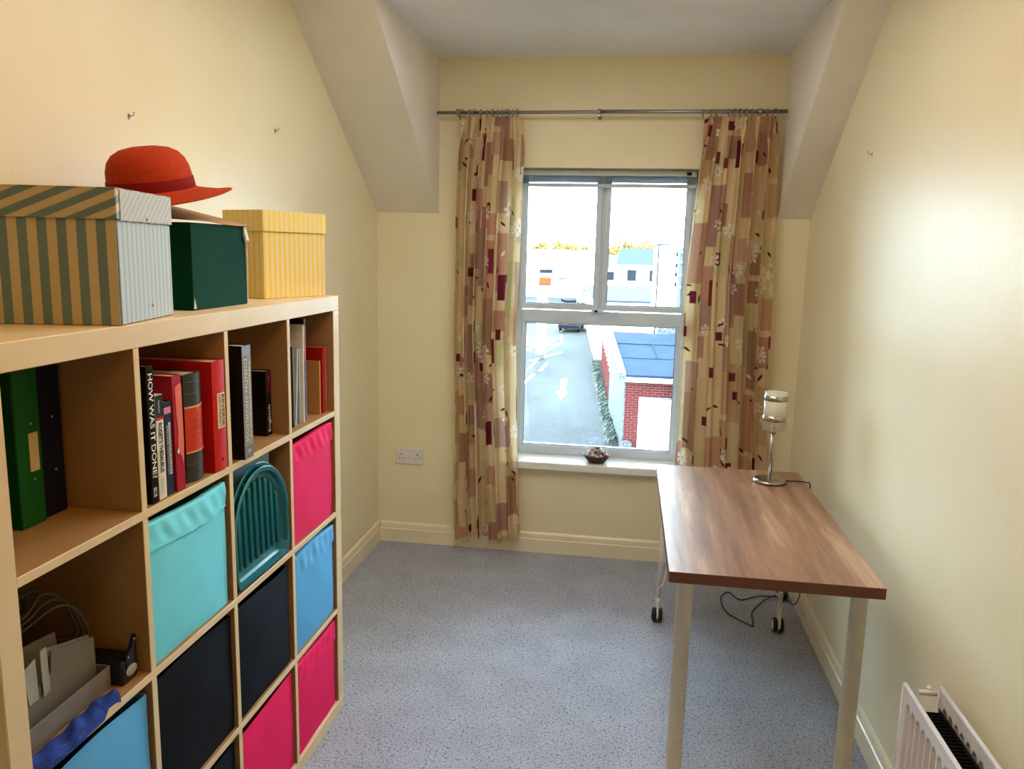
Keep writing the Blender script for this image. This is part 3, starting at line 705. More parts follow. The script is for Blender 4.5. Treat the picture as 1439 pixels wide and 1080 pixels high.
# ================================================================== ON TOP OF THE SHELF
def lidded_box(name, label, P, th, w_, d_, h_, m_body, m_lid, m_side=None, lid_h=.055, ov=.004):
    """near-right corner P; d_ runs away (+y rotated by th), w_ runs to the left"""
    root = thing(name, label, 'box', (P[0], P[1], ZT + .0005), (0, 0, th))
    q = MB(); q.bev(-w_, 0, 0, d_, 0, h_ - .004, .0015); q.build('body', m_body, root)
    q = MB(); q.bev(-w_ - ov, ov, -ov, d_ + ov, h_ - .003, h_, .001)
    q.bev(-w_ - ov, ov, -ov, -ov + .002, h_ - lid_h, h_ - .003, .0008); q.bev(-w_ - ov, ov, d_ + ov - .002, d_ + ov, h_ - lid_h, h_ - .003, .0008)
    q.bev(ov - .002, ov, -ov + .002, d_ + ov - .002, h_ - lid_h, h_ - .003, .0008); q.bev(-w_ - ov, -w_ - ov + .002, -ov + .002, d_ + ov - .002, h_ - lid_h, h_ - .003, .0008)
    q.build('lid', m_lid, root)
    return root
SA = stripes('blue_taupe_stripes', (96, 120, 126), (186, 166, 132), .036); SAL = stripes('blue_taupe_diagonal', (96, 120, 126), (186, 166, 132), .072, diag=-2.4)
bA = lidded_box('photo_box', 'large lidded box with blue-grey and beige stripes, nearest on the shelf top', (-.958, 1.372), .20, .318, .268, .258, SA, SAL, lid_h=.058)
q = MB(); q.bev(.0042, .0056, .012, .266, .198, .256, .0006); q.build('lid_flap', stripes('pale_flap_stripes', (160, 168, 172), (184, 180, 170), .022, diag=-1.2, rough=.6), bA)
MB().bev(.0002, .0012, .004, .264, .002, .196, .0005).build('side_wrap', stripes('pale_side_stripes', (150, 168, 176), (178, 184, 184), .021, rough=.6), bA)
q = MB()
for y, z in ((.13, .208), (.14, .03)): q.lathe([(0, 0), (.004, 0), (.003, .002), (0, .0025)], 10)
q.v = [(.0058 + c if i < 40 else .0013 + c, (.13 if i < 40 else .15) + a, (.205 if i < 40 else .03) + b_2) for i, (a, b_2, c) in enumerate(q.v)]
q.build('rivet', CHROME, bA)
YEL = stripes('yellow_cream_stripes', (226, 196, 74), (226, 202, 148), .021, duty=.45)
YLL = stripes('yellow_cream_lid', (230, 202, 96), (226, 206, 150), .021, duty=.5)
lidded_box('photo_box', 'yellow and cream striped lidded box at the window end of the shelf top', (-1.078, 2.222), -.33, .155, .272, .262, YEL, YLL, lid_h=.062)
GRN = mat('dark_green_card', (8, 66, 46), .7, c2=(5, 52, 38), scale=3, bump=.05, spec=.06)
gb = thing('gift_box', 'dark green cardboard box with open tan lid, under the red hat', 'box', (-1.031, 1.752, ZT + .0005), (0, 0, .011))
q = MB(); q.bev(-.262, 0, 0, .275, 0, .208, .0015); q.build('body', GRN, gb)
vs = []; nn = 12
TAN = mat('tan_card', (176, 134, 84), .6, c2=(160, 118, 72), scale=6)
for i in range(nn + 1):
    for j in range(nn + 1):
        u, v = i / nn, j / nn; vs.append((-.268 + u * .276, -.006 + v * .29, .2095 + .064 * (1 - u) * min(1, .25 + v) + .003 * math.sin(5 * v + u)))
fs = [(i * (nn + 1) + j, i * (nn + 1) + j + 1, (i + 1) * (nn + 1) + j + 1, (i + 1) * (nn + 1) + j) for i in range(nn) for j in range(nn)]
o = MB().add(vs, fs, True).build('lid_flap', TAN, gb); sm = o.modifiers.new('s', 'SOLIDIFY'); sm.thickness = .0022; sm.offset = 1
q = MB(); q.prism([(.0, .206), (.002, .206), (.0035, .120), (.0015, .005), (-.001, .004)], .2752, .2775, 'y')
q.prism([(-.002, .20), (.002, .206), (.010, .17), (.004, .165)], .262, .2765, 'y'); q.build('torn_edge', mat('white_card_edge', (214, 214, 206), .6), gb)
MB().prism([(0, .004), (.012, .004), (.004, .03)], .0002, .0012, 'x').build('scuff', mat('scuff_white', (196, 200, 190), .7), gb)

# hat
STRAW = NT('red_straw'); k = STRAW; tc = k.node('ShaderNodeTexCoord')
wv = k.node('ShaderNodeTexNoise', Scale=420, Detail=2); k.link(tc.outputs['Object'], wv.inputs['Vector'])
rp = k.node('ShaderNodeValToRGB'); k.link(wv.outputs[0], rp.inputs[0]); e = rp.color_ramp.elements; e[0].position = .35; e[0].color = lin((150, 40, 14)); e[1].position = .65; e[1].color = lin((182, 64, 28))
k.link(rp.outputs[0], k.b.inputs['Base Color']); k.b.inputs['Roughness'].default_value = .8; k.b.inputs['Specular IOR Level'].default_value = .12
bp = k.node('ShaderNodeBump', Strength=.5, Distance=.002); k.link(wv.outputs[0], bp.inputs['Height']); k.link(bp.outputs[0], k.b.inputs['Normal'])
hat = thing('sun_hat', 'orange-red wide-brimmed straw hat with dark red band, on the green box', 'hat', (-1.160, 1.812, 1.766), (R(12), R(-4), R(8)))
def hatmesh(prof, n=64, wav=0):
    vs = []; m_ = len(prof)
    for r, z in prof:
        for j in range(n):
            a = 2 * math.pi * j / n; f = max(0, (r - .1) / .08)
            vs.append((r * math.cos(a), r * math.sin(a) * 1.0, z + f * wav * (math.cos(2 * a + .6) * .9 + .4 * math.sin(3 * a))))
    return vs, [(i * n + j, i * n + (j + 1) % n, (i + 1) * n + (j + 1) % n, (i + 1) * n + j) for i in range(m_ - 1) for j in range(n)]
crown = [(.0005, .112), (.03, .111), (.055, .106), (.074, .096), (.087, .080), (.094, .060), (.097, .035), (.0985, .010)]
v, f = hatmesh(crown); o = MB().add(v, f, True).build('crown', STRAW.m, hat); o.scale = (1, 1.04, 1); o.modifiers.new('s', 'SOLIDIFY').thickness = .002
brim = [(.097, .012), (.100, .008), (.108, .003), (.125, -.001), (.145, -.005), (.162, -.009), (.176, -.011), (.183, -.009)]
v, f = hatmesh(brim, wav=.007); o = MB().add(v, f, True).build('brim', STRAW.m, hat); o.scale = (1, 1.05, 1); o.modifiers.new('s', 'SOLIDIFY').thickness = .0022
v, f = hatmesh([(.1005, .008), (.1000, .018), (.0985, .036), (.0978, .037)]); o = MB().add(v, f, True).build('ribbon_band', fabric('dark_red_ribbon', (128, 18, 18)), hat); o.scale = (1, 1.045, 1)

# ================================================================== DESK
dk = thing('desk', 'walnut-topped desk against the right wall with white legs', 'desk', (.155, 2.236, 0))
q = MB(); q.bev(0, .608, 0, 1.215, .696, .73, .001); o = q.build('desk_top', [WOOD, WOODE], dk)
for p_ in o.data.polygons:
    p_.material_index = 0 if abs(p_.normal.z) > .9 else 1
LEG = mat('cream_white_metal', (228, 218, 190), .4)
for x in (.052, .552):
    q = MB(); q.lathe([(0, .012), (.0235, .012), (.0245, .030), (.0245, .69), (.034, .691), (.034, .696)], 24, (x, .050, 0)); q.lathe([(0, .0), (.014, .0), (.015, .012), (0, .012)], 16, (x, .050, 0)); q.build('leg', LEG, dk)
RUB = mat('black_rubber', (14, 14, 16), .5)
for x in (.040, .572):
    yb = 1.165; q = MB()
    q.tube([(x, yb + .02, .110), (x + (.006 if x < .3 else -.006), yb - .01, .40), (x + (.012 if x < .3 else -.012), yb - .04, .694)], [.010, .014, .017], 12)
    q.tube([(x + .0, yb - .002, .17), (x + (.02 if x < .3 else -.035), yb - .015, .20), (x + (.055 if x < .3 else -.05), yb - .06, .45), (x + (.08 if x < .3 else -.06), yb - .10, .694)], .0055, 8)
    q.bev(x - .03, x + .09 if x < .3 else x + .02, yb - .13, yb - .02, .690, .696, .001)
    lg = q.build('leg', WHITEM, dk)
    c = MB()
    for s_ in (-1, 1):
        c.lathe([(0, -.009), (.026, -.009), (.0315, -.006), (.0325, 0), (.0315, .006), (.026, .009), (0, .009)], 24)
        n = 7 * 24; c.v[-n:] = [(x + s_ * .0135 + c_, yb + .022 + a, .033 + b_2) for a, b_2, c_ in c.v[-n:]]
    c.build('castor_wheel', RUB, dk)
    c = MB(); c.bev(x - .0045, x + .0045, yb - .014, yb + .05, .028, .112, .002); c.bev(x - .010, x + .010, yb + .004, yb + .036, .092, .116, .003)
    c.build('castor_fork', WHITEM, dk)
    c = MB(); c.lathe([(0, 0), (.022, 0), (.020, .002), (0, .003)], 20); c.v = [(x - .0228 - c_, yb + .022 + a, .033 + b_2) for a, b_2, c_ in c.v]; c.build('hub_cap', WHITEM if x > .3 else RUB, dk)

# lamp
LX, LY, LZ = .612, 3.274, .731
lp = thing('table_lamp', 'small chrome table lamp with white glass shade and steel bands on the desk', 'lamp', (LX, LY, LZ), (0, R(0), R(-8)))
MB().lathe([(0, .0), (.060, .0), (.065, .003), (.066, .008), (.062, .013), (.045, .0165), (.010, .019), (0, .0195)], 40).build('base', CHROME, lp)
MB().tube([(0, 0, .018), (0, 0, .245)], .0062, 14).build('pole', CHROME, lp)
MB().lathe([(0, .205), (.012, .205), (.014, .212), (.014, .232), (.024, .236), (.024, .240), (0, .240)], 20).build('lamp_holder', CHROME, lp)
SHD = mat('frosted_white_glass', (250, 248, 238), .3, trans=.5, coat=.3)
MB().lathe([(.0435, .222), (.0450, .222), (.0450, .378), (.0435, .378)], 40, close=True).build('shade', SHD, lp)
for z in (.262, .345):
    MB().lathe([(.0453, z), (.0463, z), (.0463, z + .021), (.0453, z + .021)], 40, close=True).build('shade_band', CHROME, lp)
MB().lathe([(.0005, .30), (.012, .298), (.018, .28), (.016, .255), (.010, .24), (.0005, .24)], 16).build('bulb', mat('pearl_bulb', (240, 238, 228), .3), lp)
o = MB().lathe([(0, 0), (.0028, 0), (0, .002)], 10).build('screw', DARKH, lp, (.0008, -.0452, .238), (R(90), 0, 0))
# power cable
pts = [(LX + .062, LY + .012, .7365), (LX + .09, LY + .020, .7345), (LX + .125, LY + .022, .7345), (.762, LY + .014, .734), (.778, LY + .012, .722), (.785, LY + .015, .60), (.80, 3.35, .30), (.835, 3.6, .06), (.82, 3.74, .02)]
pc = thing('power_cable', 'black cable looping over the carpet below the desk to a plug by the wall', 'cable')
q = MB(); q.tube(smooth(pts), .0028, 6)
q.tube(smooth([(.800, 3.76, .02), (.70, 3.775, .008), (.604, 3.721, .005), (.558, 3.80, .005), (.512, 3.719, .005), (.525, 3.565, .005), (.615, 3.453, .005), (.628, 3.47, .005), (.645, 3.60, .006), (.73, 3.74, .012), (.800, 3.77, .03)]), .0030, 6)
q.build('cord', BLACKP, pc)
q = MB(); q.bev(.785, .835, 3.745, 3.805, .004, .052, .012); q.tube([(.80, 3.755, .028), (.80, 3.735, .028)], .012, 12); q.build('plug', BLACKP, pc)
MB().tube([(.5, 0, 0), (.5, 0, .001)], .001, 4) 

# ------------------------------------------------------------------ bowl of shells on the sill
bx, by, bz = -.135, 4.182, .528
bw = thing('basket', 'small dark woven basket on the window sill holding shells', 'basket', (bx, by, bz))
WK = mat('dark_wicker', (86, 62, 50), .7, c2=(50, 34, 28), scale=90)
q = MB(); q.lathe([(0, .001), (.038, .001), (.043, .004), (.054, .018), (.066, .032), (.0735, .040), (.0745, .043), (.072, .042), (.052, .020), (.040, .006), (0, .005)], 40); q.build('bowl', WK, bw)
for i in range(6):
    z = .005 + i * .0068; r = .0445 + .0305 * (i / 5.6)
    MB().tube([((r + .0016 * math.sin(14 * a + i * math.pi)) * math.cos(a), (r + .0016 * math.sin(14 * a + i * math.pi)) * math.sin(a), z) for a in np.linspace(0, 2 * math.pi, 113)], .0021, 5, cap=False).build('wicker_strand', WK, bw)
SH = [mat('shell_pale', (206, 200, 204), .6, c2=(150, 138, 140), scale=60, bump=.6), mat('shell_tan', (186, 160, 140), .6, c2=(120, 94, 84), scale=50, bump=.6), mat('shell_mauve', (150, 118, 124), .6, c2=(92, 62, 70), scale=60, bump=.6), mat('shell_white', (226, 222, 218), .6, c2=(170, 160, 160), scale=70, bump=.5)]
def shell_mesh(g):
    q = MB(); n, m_ = 14, 9; vs = []
    for i in range(m_ + 1):
        t = i / m_; rad = .0135 * math.sin(math.pi * min(1, t * .93 + .04)) ** .7 * (1 - .35 * t)
        for j in range(n):
            a = 2 * math.pi * j / n; rr = rad * (1 + .16 * math.sin(5 * a + 5 * t) + .1 * math.sin(t * 26))
            vs.append((rr * math.cos(a), rr * math.sin(a) * .8, (t - .5) * .034))
    fs = [(i * n + j, i * n + (j + 1) % n, (i + 1) * n + (j + 1) % n, (i + 1) * n + j) for i in range(m_) for j in range(n)] + [tuple(range(n))[::-1], tuple(m_ * n + j for j in range(n))]
    return q.add(vs, fs, True)
g = np.random.RandomState(5)
shm = [shell_mesh(g).mesh('shell', s_) for s_ in SH]
pos = [(0, 0, .026)]
for k_, (n, r, z) in enumerate([(6, .026, .026), (12, .052, .041), (8, .036, .052), (4, .018, .066), (1, 0, .078)]):
    for i in range(n):
        a = 2 * math.pi * i / n + k_ * .5; pos.append((r * math.cos(a) + g.uniform(-.003, .003), r * math.sin(a) + g.uniform(-.003, .003), z + g.uniform(-.002, .004)))
for i, p_ in enumerate(pos):
    o = link('shell', shm[g.randint(4)], None, (bx + p_[0], by + p_[1], bz + p_[2]), tuple(g.uniform(0, 6, 3))); s_ = g.uniform(.78, 1.05); o.scale = (s_,) * 3
    tag(o, 'small knobbly dried shell piled in the basket on the window sill', 'shell', 'shells in the sill basket')

# ------------------------------------------------------------------ double socket
so = thing('double_socket', 'white double power socket on the wall below the left eaves', 'socket', (-1.176, YW - .0, .504))
q = MB(); q.bev(-.078, .078, -.009, 0, -.046, .046, .003); q.build('face_plate', mat('white_socket_plastic', (226, 222, 222), .25), so)
for s_ in (-1, 1):
    c = s_ * .046; q = MB()
    q.box(c - .0025, c + .0025, -.0095, -.0088, .006, .017); q.box(c - .014, c - .007, -.0095, -.0088, -.014, -.0095); q.box(c + .007, c + .014, -.0095, -.0088, -.014, -.0095); q.build('pin_holes', DARKH, so)
    MB().bev(s_ * .013 - .006, s_ * .013 + .006, -.0125, -.009, .004, .024, .001).build('switch', WHITEM, so)
    MB().lathe([(0, 0), (.0024, 0), (0, .001)], 8).build('screw', DARKH, so, (s_ * .066, -.009, 0), (R(90), 0, 0))
# wall nails
def nail(x, y, z, sx, lb):
    q = MB(); q.tube([(0, 0, 0), (.012 * sx, 0, .0), (.016 * sx, 0, .006)], .0016, 6); q.lathe([(0, .008), (.0036, .008), (.0036, .0095), (0, .0095)], 10, (.016 * sx, 0, 0))
    q.box(min(0, .001 * sx), max(0, .001 * sx), -.004, .004, -.009, .006)
    tag(q.build('picture_nail', STEELD, None, (x, y, z)), lb, 'nail')
nail(XL, 2.031, 1.985, 1, 'small picture nail in the left wall above the red hat')
nail(XL, 2.928, 2.080, 1, 'small picture nail in the left wall above the yellow striped box')
nail(XR, 3.189, 2.038, -1, 'small picture nail in the upper right wall')

# ------------------------------------------------------------------ radiator
rd = thing('radiator', 'white double-panel radiator on the right wall near the camera', 'radiator', (0, 0, 0))
RW = mat('white_radiator_enamel', (226, 220, 218), .3); RF = mat('dark_fin_metal', (44, 48, 50), .5, .5)
RY0, RY1, RZ0, RZ1 = .62, 1.975, .13, .592
def rad_panel(x, nm):
    ys = np.arange(RY0, RY1 + 1e-6, .0034); zs = np.concatenate([np.linspace(RZ0, RZ0 + .08, 18), np.linspace(RZ0 + .09, RZ1 - .09, 12), np.linspace(RZ1 - .08, RZ1 - .008, 22)])
    Yg, Zg = np.meshgrid(ys, zs); pitch = .0345
    ph = ((RY1 - .030 - Yg) / pitch); fr = (ph - np.floor(ph)) * pitch; half = .0128; cy = pitch / 2; dy_ = np.abs(fr - cy)
    top, bot = RZ1 - .040, RZ0 + .045
    dz_ = np.maximum(0, np.maximum(Zg - (top - half * 1.5), (bot + half * 1.5) - Zg)) / 1.5
    dist = np.hypot(dy_, dz_); rec = np.clip((half - dist) / .0022, 0, 1); rec = rec * rec * (3 - 2 * rec); rec[(Yg > RY1 - .030) | (Yg < RY0 + .03)] = 0
    X = x + .022 * rec
    idx = np.arange(X.size).reshape(X.shape); q = MB()
    co = np.stack([X, Yg, Zg], -1).reshape(-1, 3).tolist(); F = np.stack([idx[:-1, :-1], idx[1:, :-1], idx[1:, 1:], idx[:-1, 1:]], -1).reshape(-1, 4).tolist()
    q.add(co, F, True)
    q.tube([(x + .004, RY0, RZ1 - .006), (x + .004, RY1, RZ1 - .006)], .0058, 10); q.tube([(x + .004, RY0, RZ0), (x + .004, RY1, RZ0)], .0058, 10)
    for y in (RY0, RY1): q.tube([(x + .004, y, RZ0), (x + .004, y, RZ1 - .006)], .0055, 10)
    q.box(x + .0225, x + .0235, RY0, RY1, RZ0, RZ1 - .05)
    q.build(nm, RW, rd)
rad_panel(.738, 'front_panel'); rad_panel(.824, 'back_panel')
q = MB(); y = RY0 + .02
while y < RY1 - .03:
    q.box(.762, .822, y, y + .0012, .17, .535); q.box(.762, .7632, y, y + .014, .17, .535); q.box(.8208, .822, y, y + .014, .17, .540); y += .014
o = q.build('convector_fins', RF, rd); o['kind'] = 'stuff'
q = MB(); q.bev(.758, .770, RY1 - .012, RY1 - .004, .44, .56, .002); q.tube([(.77, RY1 - .012, .575), (.815, RY1 - .012, .575)], .007, 10); q.tube([(.80, RY1 - .01, .58), (.80, RY1 + .006, .58)], .006, 8); q.build('bleed_valve', RW, rd)
q = MB()
for y in (.85, 1.75): q.bev(.8482, XR - .0006, y, y + .03, .2, .54, .002); q.bev(.80, XR - .0006, y, y + .03, .123, .128, .001)
q.build('wall_bracket', RW, rd)

# ================================================================== OUTSIDE
G = -4.35
ASPH = NT('asphalt'); k = ASPH; tc = k.node('ShaderNodeTexCoord')
a1 = k.node('ShaderNodeTexNoise', Scale=.5, Detail=5); a2 = k.node('ShaderNodeTexNoise', Scale=9, Detail=4); mp = k.node('ShaderNodeMapping'); mp.inputs['Scale'].default_value = (1, .35, 1)
k.link(tc.outputs['Object'], mp.inputs['Vector']); k.link(mp.outputs[0], a1.inputs['Vector']); k.link(mp.outputs[0], a2.inputs['Vector'])
ad = k.node('ShaderNodeMath', _operation='MULTIPLY_ADD'); k.link(a2.outputs[0], ad.inputs[0]); ad.inputs[1].default_value = .8; k.link(a1.outputs[0], ad.inputs[2])
rp = k.node('ShaderNodeValToRGB'); k.link(ad.outputs[0], rp.inputs[0]); e = rp.color_ramp.elements; e[0].position = .72; e[0].color = (.0026, .0034, .0046, 1); e[1].position = 1.06; e[1].color = (.015, .018, .0215, 1)
k.link(rp.outputs[0], k.b.inputs['Base Color']); k.b.inputs['Roughness'].default_value = .8; k.b.inputs['Specular IOR Level'].default_value = .2
ROADW = mat('road_paint_white', (236, 236, 232), .7)
road = struct('ground', MB().box(-90, 90, 6, 260, G - .2, G), ASPH.m, 'asphalt lane and yard outside the window')
def strip(x0, y0, x1, y1, w_):
    d = Vector((x1 - x0, y1 - y0)).normalized(); n = Vector((-d.y, d.x)) * w_ / 2
    MB().prism([(x0 + n.x, y0 + n.y), (x1 + n.x, y1 + n.y), (x1 - n.x, y1 - n.y), (x0 - n.x, y0 - n.y)], G, G + .012, 'z').build('road_marking', ROADW, road)
q = MB(); ax, ay = -2.60, 31.9; dx_, dy_ = -.055, 1.0
def A(l, s_): return (ax + dx_ * s_ + l, ay + dy_ * s_)
q.prism([A(0, 0), A(.30, 2.0), A(.12, 1.9), A(.13, 5.4), A(-.13, 5.4), A(-.12, 1.9), A(-.30, 2.0)], G, G + .012, 'z'); q.build('painted_arrow', ROADW, road)
for x0, y0, x1, y1 in ((-4.95, 30.0, -4.75, 33.0), (-4.62, 35.6, -4.55, 38.5), (-4.35, 39.6, -4.30, 42.5), (-4.42, 53.5, -4.9, 58), (-5.1, 60.5, -5.6, 66), (-5.8, 69, -6.3, 75), (-4.9, 47.6, -4.42, 52.6), (-5.0, 40.2, -4.95, 43.2), (-7.6, 46, -4.5, 52.2), (-5.3, 43.2, -3.9, 47.6)):
    strip(x0, y0, x1, y1, .16)
for i in range(7): strip(-10.5, 45.8 + i * 1.5, -6.0 + i * .2, 46.4 + i * 1.5, .13)
for i in range(3): strip(-5.0, 50.5 + i * 1.6, -9.5, 50.5 + i * 1.6, .12)
WB = mat('white_render', (236, 234, 228), .8, scale=2)
SLATE = mat('grey_slate', (52, 60, 74), .9, c2=(44, 50, 62), scale=3, spec=.05)
PD = NT('pebbledash'); k = PD; tc = k.node('ShaderNodeTexCoord'); vo = k.node('ShaderNodeTexNoise', Scale=11, Detail=4); k.link(tc.outputs['Object'], vo.inputs['Vector'])
rp = k.node('ShaderNodeValToRGB'); k.link(vo.outputs[0], rp.inputs[0]); e = rp.color_ramp.elements; e[0].position = .42; e[0].color = (.016, .020, .024, 1); e[1].position = .54; e[1].color = (.062, .068, .072, 1)
k.link(rp.outputs[0], k.b.inputs['Base Color']); bp = k.node('ShaderNodeBump', Strength=.6, Distance=.03); k.link(vo.outputs[0], bp.inputs['Height']); k.link(bp.outputs[0], k.b.inputs['Normal'])
BRK = mat('red_brick', (84, 30, 28), .9, c2=(62, 22, 24), scale=14, spec=.05); MORT = mat('mortar', (112, 106, 104), .9, spec=.05)
# garage with brick front
ga = thing('garage', 'brick-fronted garage with blue-grey felt roof and white door beside the lane', 'garage', (0, 23.4, G))
gx0, gx1 = .02, 1.42; GH = 2.38
q = MB(); q.add([(-.02, .2, 0), (.02, .2, 0), (-.42, 6.4, 0), (-.60, 6.4, 0), (-.02, .2, GH), (.02, .2, GH), (-.42, 6.4, 3.02), (-.60, 6.4, 3.02)], [(0, 3, 2, 1), (4, 5, 6, 7), (0, 1, 5, 4), (1, 2, 6, 5), (2, 3, 7, 6), (3, 0, 4, 7)]); q.build('side_wall', PD.m, ga)
q = MB(); q.box(.14, 1.42, .30, .42, 0, GH); q.build('inner_wall', MORT, ga)
q = MB(); q.add([(-.06, .0, GH + .02), (1.42, .0, GH + .02), (1.9, 6.2, 3.05), (-.62, 6.2, 3.05), (-.06, 0, GH + .08), (1.42, 0, GH + .08), (1.9, 6.2, 3.11), (-.62, 6.2, 3.11)], [(0, 1, 2, 3), (4, 7, 6, 5), (0, 4, 5, 1), (1, 5, 6, 2), (2, 6, 7, 3), (3, 7, 4, 0)])
q.build('felt_roof', mat('blue_grey_felt', (30, 43, 60), .9, c2=(22, 35, 52), scale=1.6, spec=.05), ga)
q = MB()
for t in (.34, .68): q.box(-.06 - .56 * t + .12, 1.40 + .4 * t, 6.2 * t, 6.2 * t + .05, GH + .085 + .67 * t - .01, GH + .095 + .67 * t)
for x in (1.0,): q.add([(x, 2.2, GH + .33), (x + .05, 2.2, GH + .33), (x - .1, 4.2, GH + .56), (x - .15, 4.2, GH + .56)], [(0, 1, 2, 3)])
q.build('roof_seam', mat('felt_seam', (24, 34, 48), .9, spec=.05), ga)
q = MB(); q.add([(-.18, -.02, GH - .06), (.02, -.02, GH - .06), (-.56, 6.25, 3.02), (-.74, 6.25, 3.02), (-.18, -.02, GH + .13), (.02, -.02, GH + .13), (-.56, 6.25, 3.16), (-.74, 6.25, 3.16)], [(0, 1, 2, 3), (4, 7, 6, 5), (0, 4, 5, 1), (1, 5, 6, 2), (2, 6, 7, 3), (3, 7, 4, 0)]); q.build('verge_board', PD.m, ga)
MB().bev(.0, 1.42, -.02, .28, GH - .14, GH + .0, .01).build('fascia', WB, ga)
bb = MB(); bh, bl_, jt = .066, .215, .011; row = 0; z = 0.01
while z < GH - .15:
    x = gx0 - (.113 if row % 2 else 0)
    while x < 1.5:
        x0, x1 = max(x, gx0), min(x + bl_, 1.42)
        if z < 1.72 and x1 > .43: x1 = min(x1, .43)
        if x1 - x0 > .04: bb.box(x0, x1, .200 + random.uniform(-.004, .004), .30, z, z + bh)
        x += bl_ + jt
    z += bh + jt; row += 1
o = bb.build('brickwork', BRK, ga); o['kind'] = 'stuff'
q = MB(); q.box(.025, 1.415, .212, .3, 0, GH - .14) if False else None
q = MB(); q.box(.02, .428, .212, .30, 0, 1.72); q.box(.02, 1.42, .212, .30, 1.72, GH - .14); q.build('mortar_bed', MORT, ga)
q = MB(); z = .02; dr = MB()
dr.box(.44, 1.42, .24, .28, 0, 1.70); dr.build('garage_door', WB, ga)
for i in range(19):
    MB().bev(.46, 1.40, .222, .241, .03 + i * .087, .108 + i * .087, .012).build('door_rib', WB, ga)
# round-topped letter box / vent by the garage foot
vt = thing('utility_box', 'small arched speckled post box at the foot of the garage brickwork', 'box', (-.02, 23.25, G))
q = MB(); q.prism([(0, 0), (.3, 0), (.3, .38), (.25, .44), (.15, .46), (.05, .44), (0, .38)], 0, .14, 'y'); q.build('housing', PD.m, vt); MB().box(.1, .2, -.01, 0, .02, .2).build('panel', WB, vt)
# pebble-dashed wall right of garage, tall one behind
o = thing('pebbledash_building', 'tall pebble-dashed wall right of the garage, seen at the curtain edge', 'building', (1.40, 23.2, G))
MB().box(0.03, 1.4, -.2, .12, 0, 3.72).build('wall', PD.m, o); MB().box(.01, 1.42, -.22, .14, 3.72, 3.78).build('coping', WB, o)
o = thing('pebbledash_building', 'rough pebble-dashed building behind the garage roof', 'building', (1.15, 30.4, G))
MB().box(.0, 2, 0, 1.4, 0, 3.3).build('wall', PD.m, o); MB().box(-.02, 2, -.02, 1.42, 3.3, 3.35).build('coping', WB, o)
# boundary wall of stepped brick piers and shed with tiles
o = thing('boundary_wall', 'pinkish brick boundary wall stepping along the lane edge', 'wall')
PB = mat('pink_brick', (104, 58, 54), .9, c2=(86, 46, 44), scale=9, spec=.05)
for i in range(9):
    y = 31.0 + i * 1.5; x = -.62 - (y - 31) * .062
    MB().bev(x, x + .30, y, y + 1.42, G, G + 1.35 + (i % 2) * .04, .02).build('wall_panel', PB, o)
    MB().bev(x - .04, x + .34, y - .05, y + 1.45, G + 1.40 + (i % 2) * .02, G + 1.47 + (i % 2) * .02, .02).build('coping', mat('pale_coping', (140, 112, 108), .9, spec=.05), o)
sd = thing('shed', 'low outbuilding with red tiled roof behind the boundary wall', 'shed', (-.62, 33.2, G))
MB().box(.35, 1.7, 0, 10, 0, 1.4).build('wall', PB, sd)
RT = mat('red_roof_tile', (92, 32, 32), .9, c2=(74, 24, 28), scale=6, spec=.05)
for i in range(8):
    MB().box(-.02 - i * .085 + .38, 1.7, i * 1.25, i * 1.25 + 1.35, 1.4 + i * .05, 1.47 + i * .05).build('tile_course', RT, sd)
# verge plants between wall and lane
vg = MB(); g = np.random.RandomState(3)
for i in range(2600):
    t = g.rand(); y = 24.5 + t * 19; x = -.14 - (y - 24.9) * .075 + g.uniform(-.42, -.08); s_ = g.uniform(.04, .12); z = G + g.uniform(0, .16)
    a = g.uniform(0, 3.14); vg.add([(x, y, z), (x + s_ * math.cos(a), y + s_ * math.sin(a), z), (x + s_ * .6, y + s_ * .3, z + s_)], [(0, 1, 2)])
o = vg.build('verge_weeds', mat('verge_green', (40, 50, 44), .95, c2=(86, 88, 84), scale=3, spec=.02)); tag(o, 'straggly weeds along the lane edge', 'weeds', kind='stuff')
# gate post / lamp column left
o = thing('square_pillar', 'white square pillar with shade coloured into its foot standing by the hatched bay', 'pillar', (-4.93, 44.5, G))
MB().bev(-.22, .20, -.2, .2, .25, 3.6, .01).build('shaft', WB, o); MB().bev(-.23, .21, -.21, .21, 0, .25, .01).build('foot', mat('foot_shade_grey', (70, 72, 78), .8), o)  # foot coloured dark to stand for the shadow at the base
MB().tube([(.32, -.1, 0), (.32, -.1, 3.6)], .035, 8).build('downpipe', WB, o)
MB().bev(-3.8, .5, -.3, 6, 3.6, 3.9, .02).build('canopy', WB, o)
o = thing('white_gable_building', 'low white building at the right of the lane beyond the brick wall', 'building', (-1.86, 45, G), (0, 0, R(4.5)))
MB().box(0, 8, 0, 22, 0, 3.3).build('wall', WB, o); MB().tube([(-.06, -.05, 0), (-.06, -.05, 2.2)], .03, 8).build('downpipe', mat('grey_pipe', (110, 112, 118), .5), o); MB().box(-.1, 8, -.1, 22, 3.3, 3.4).build('roof', SLATE, o)
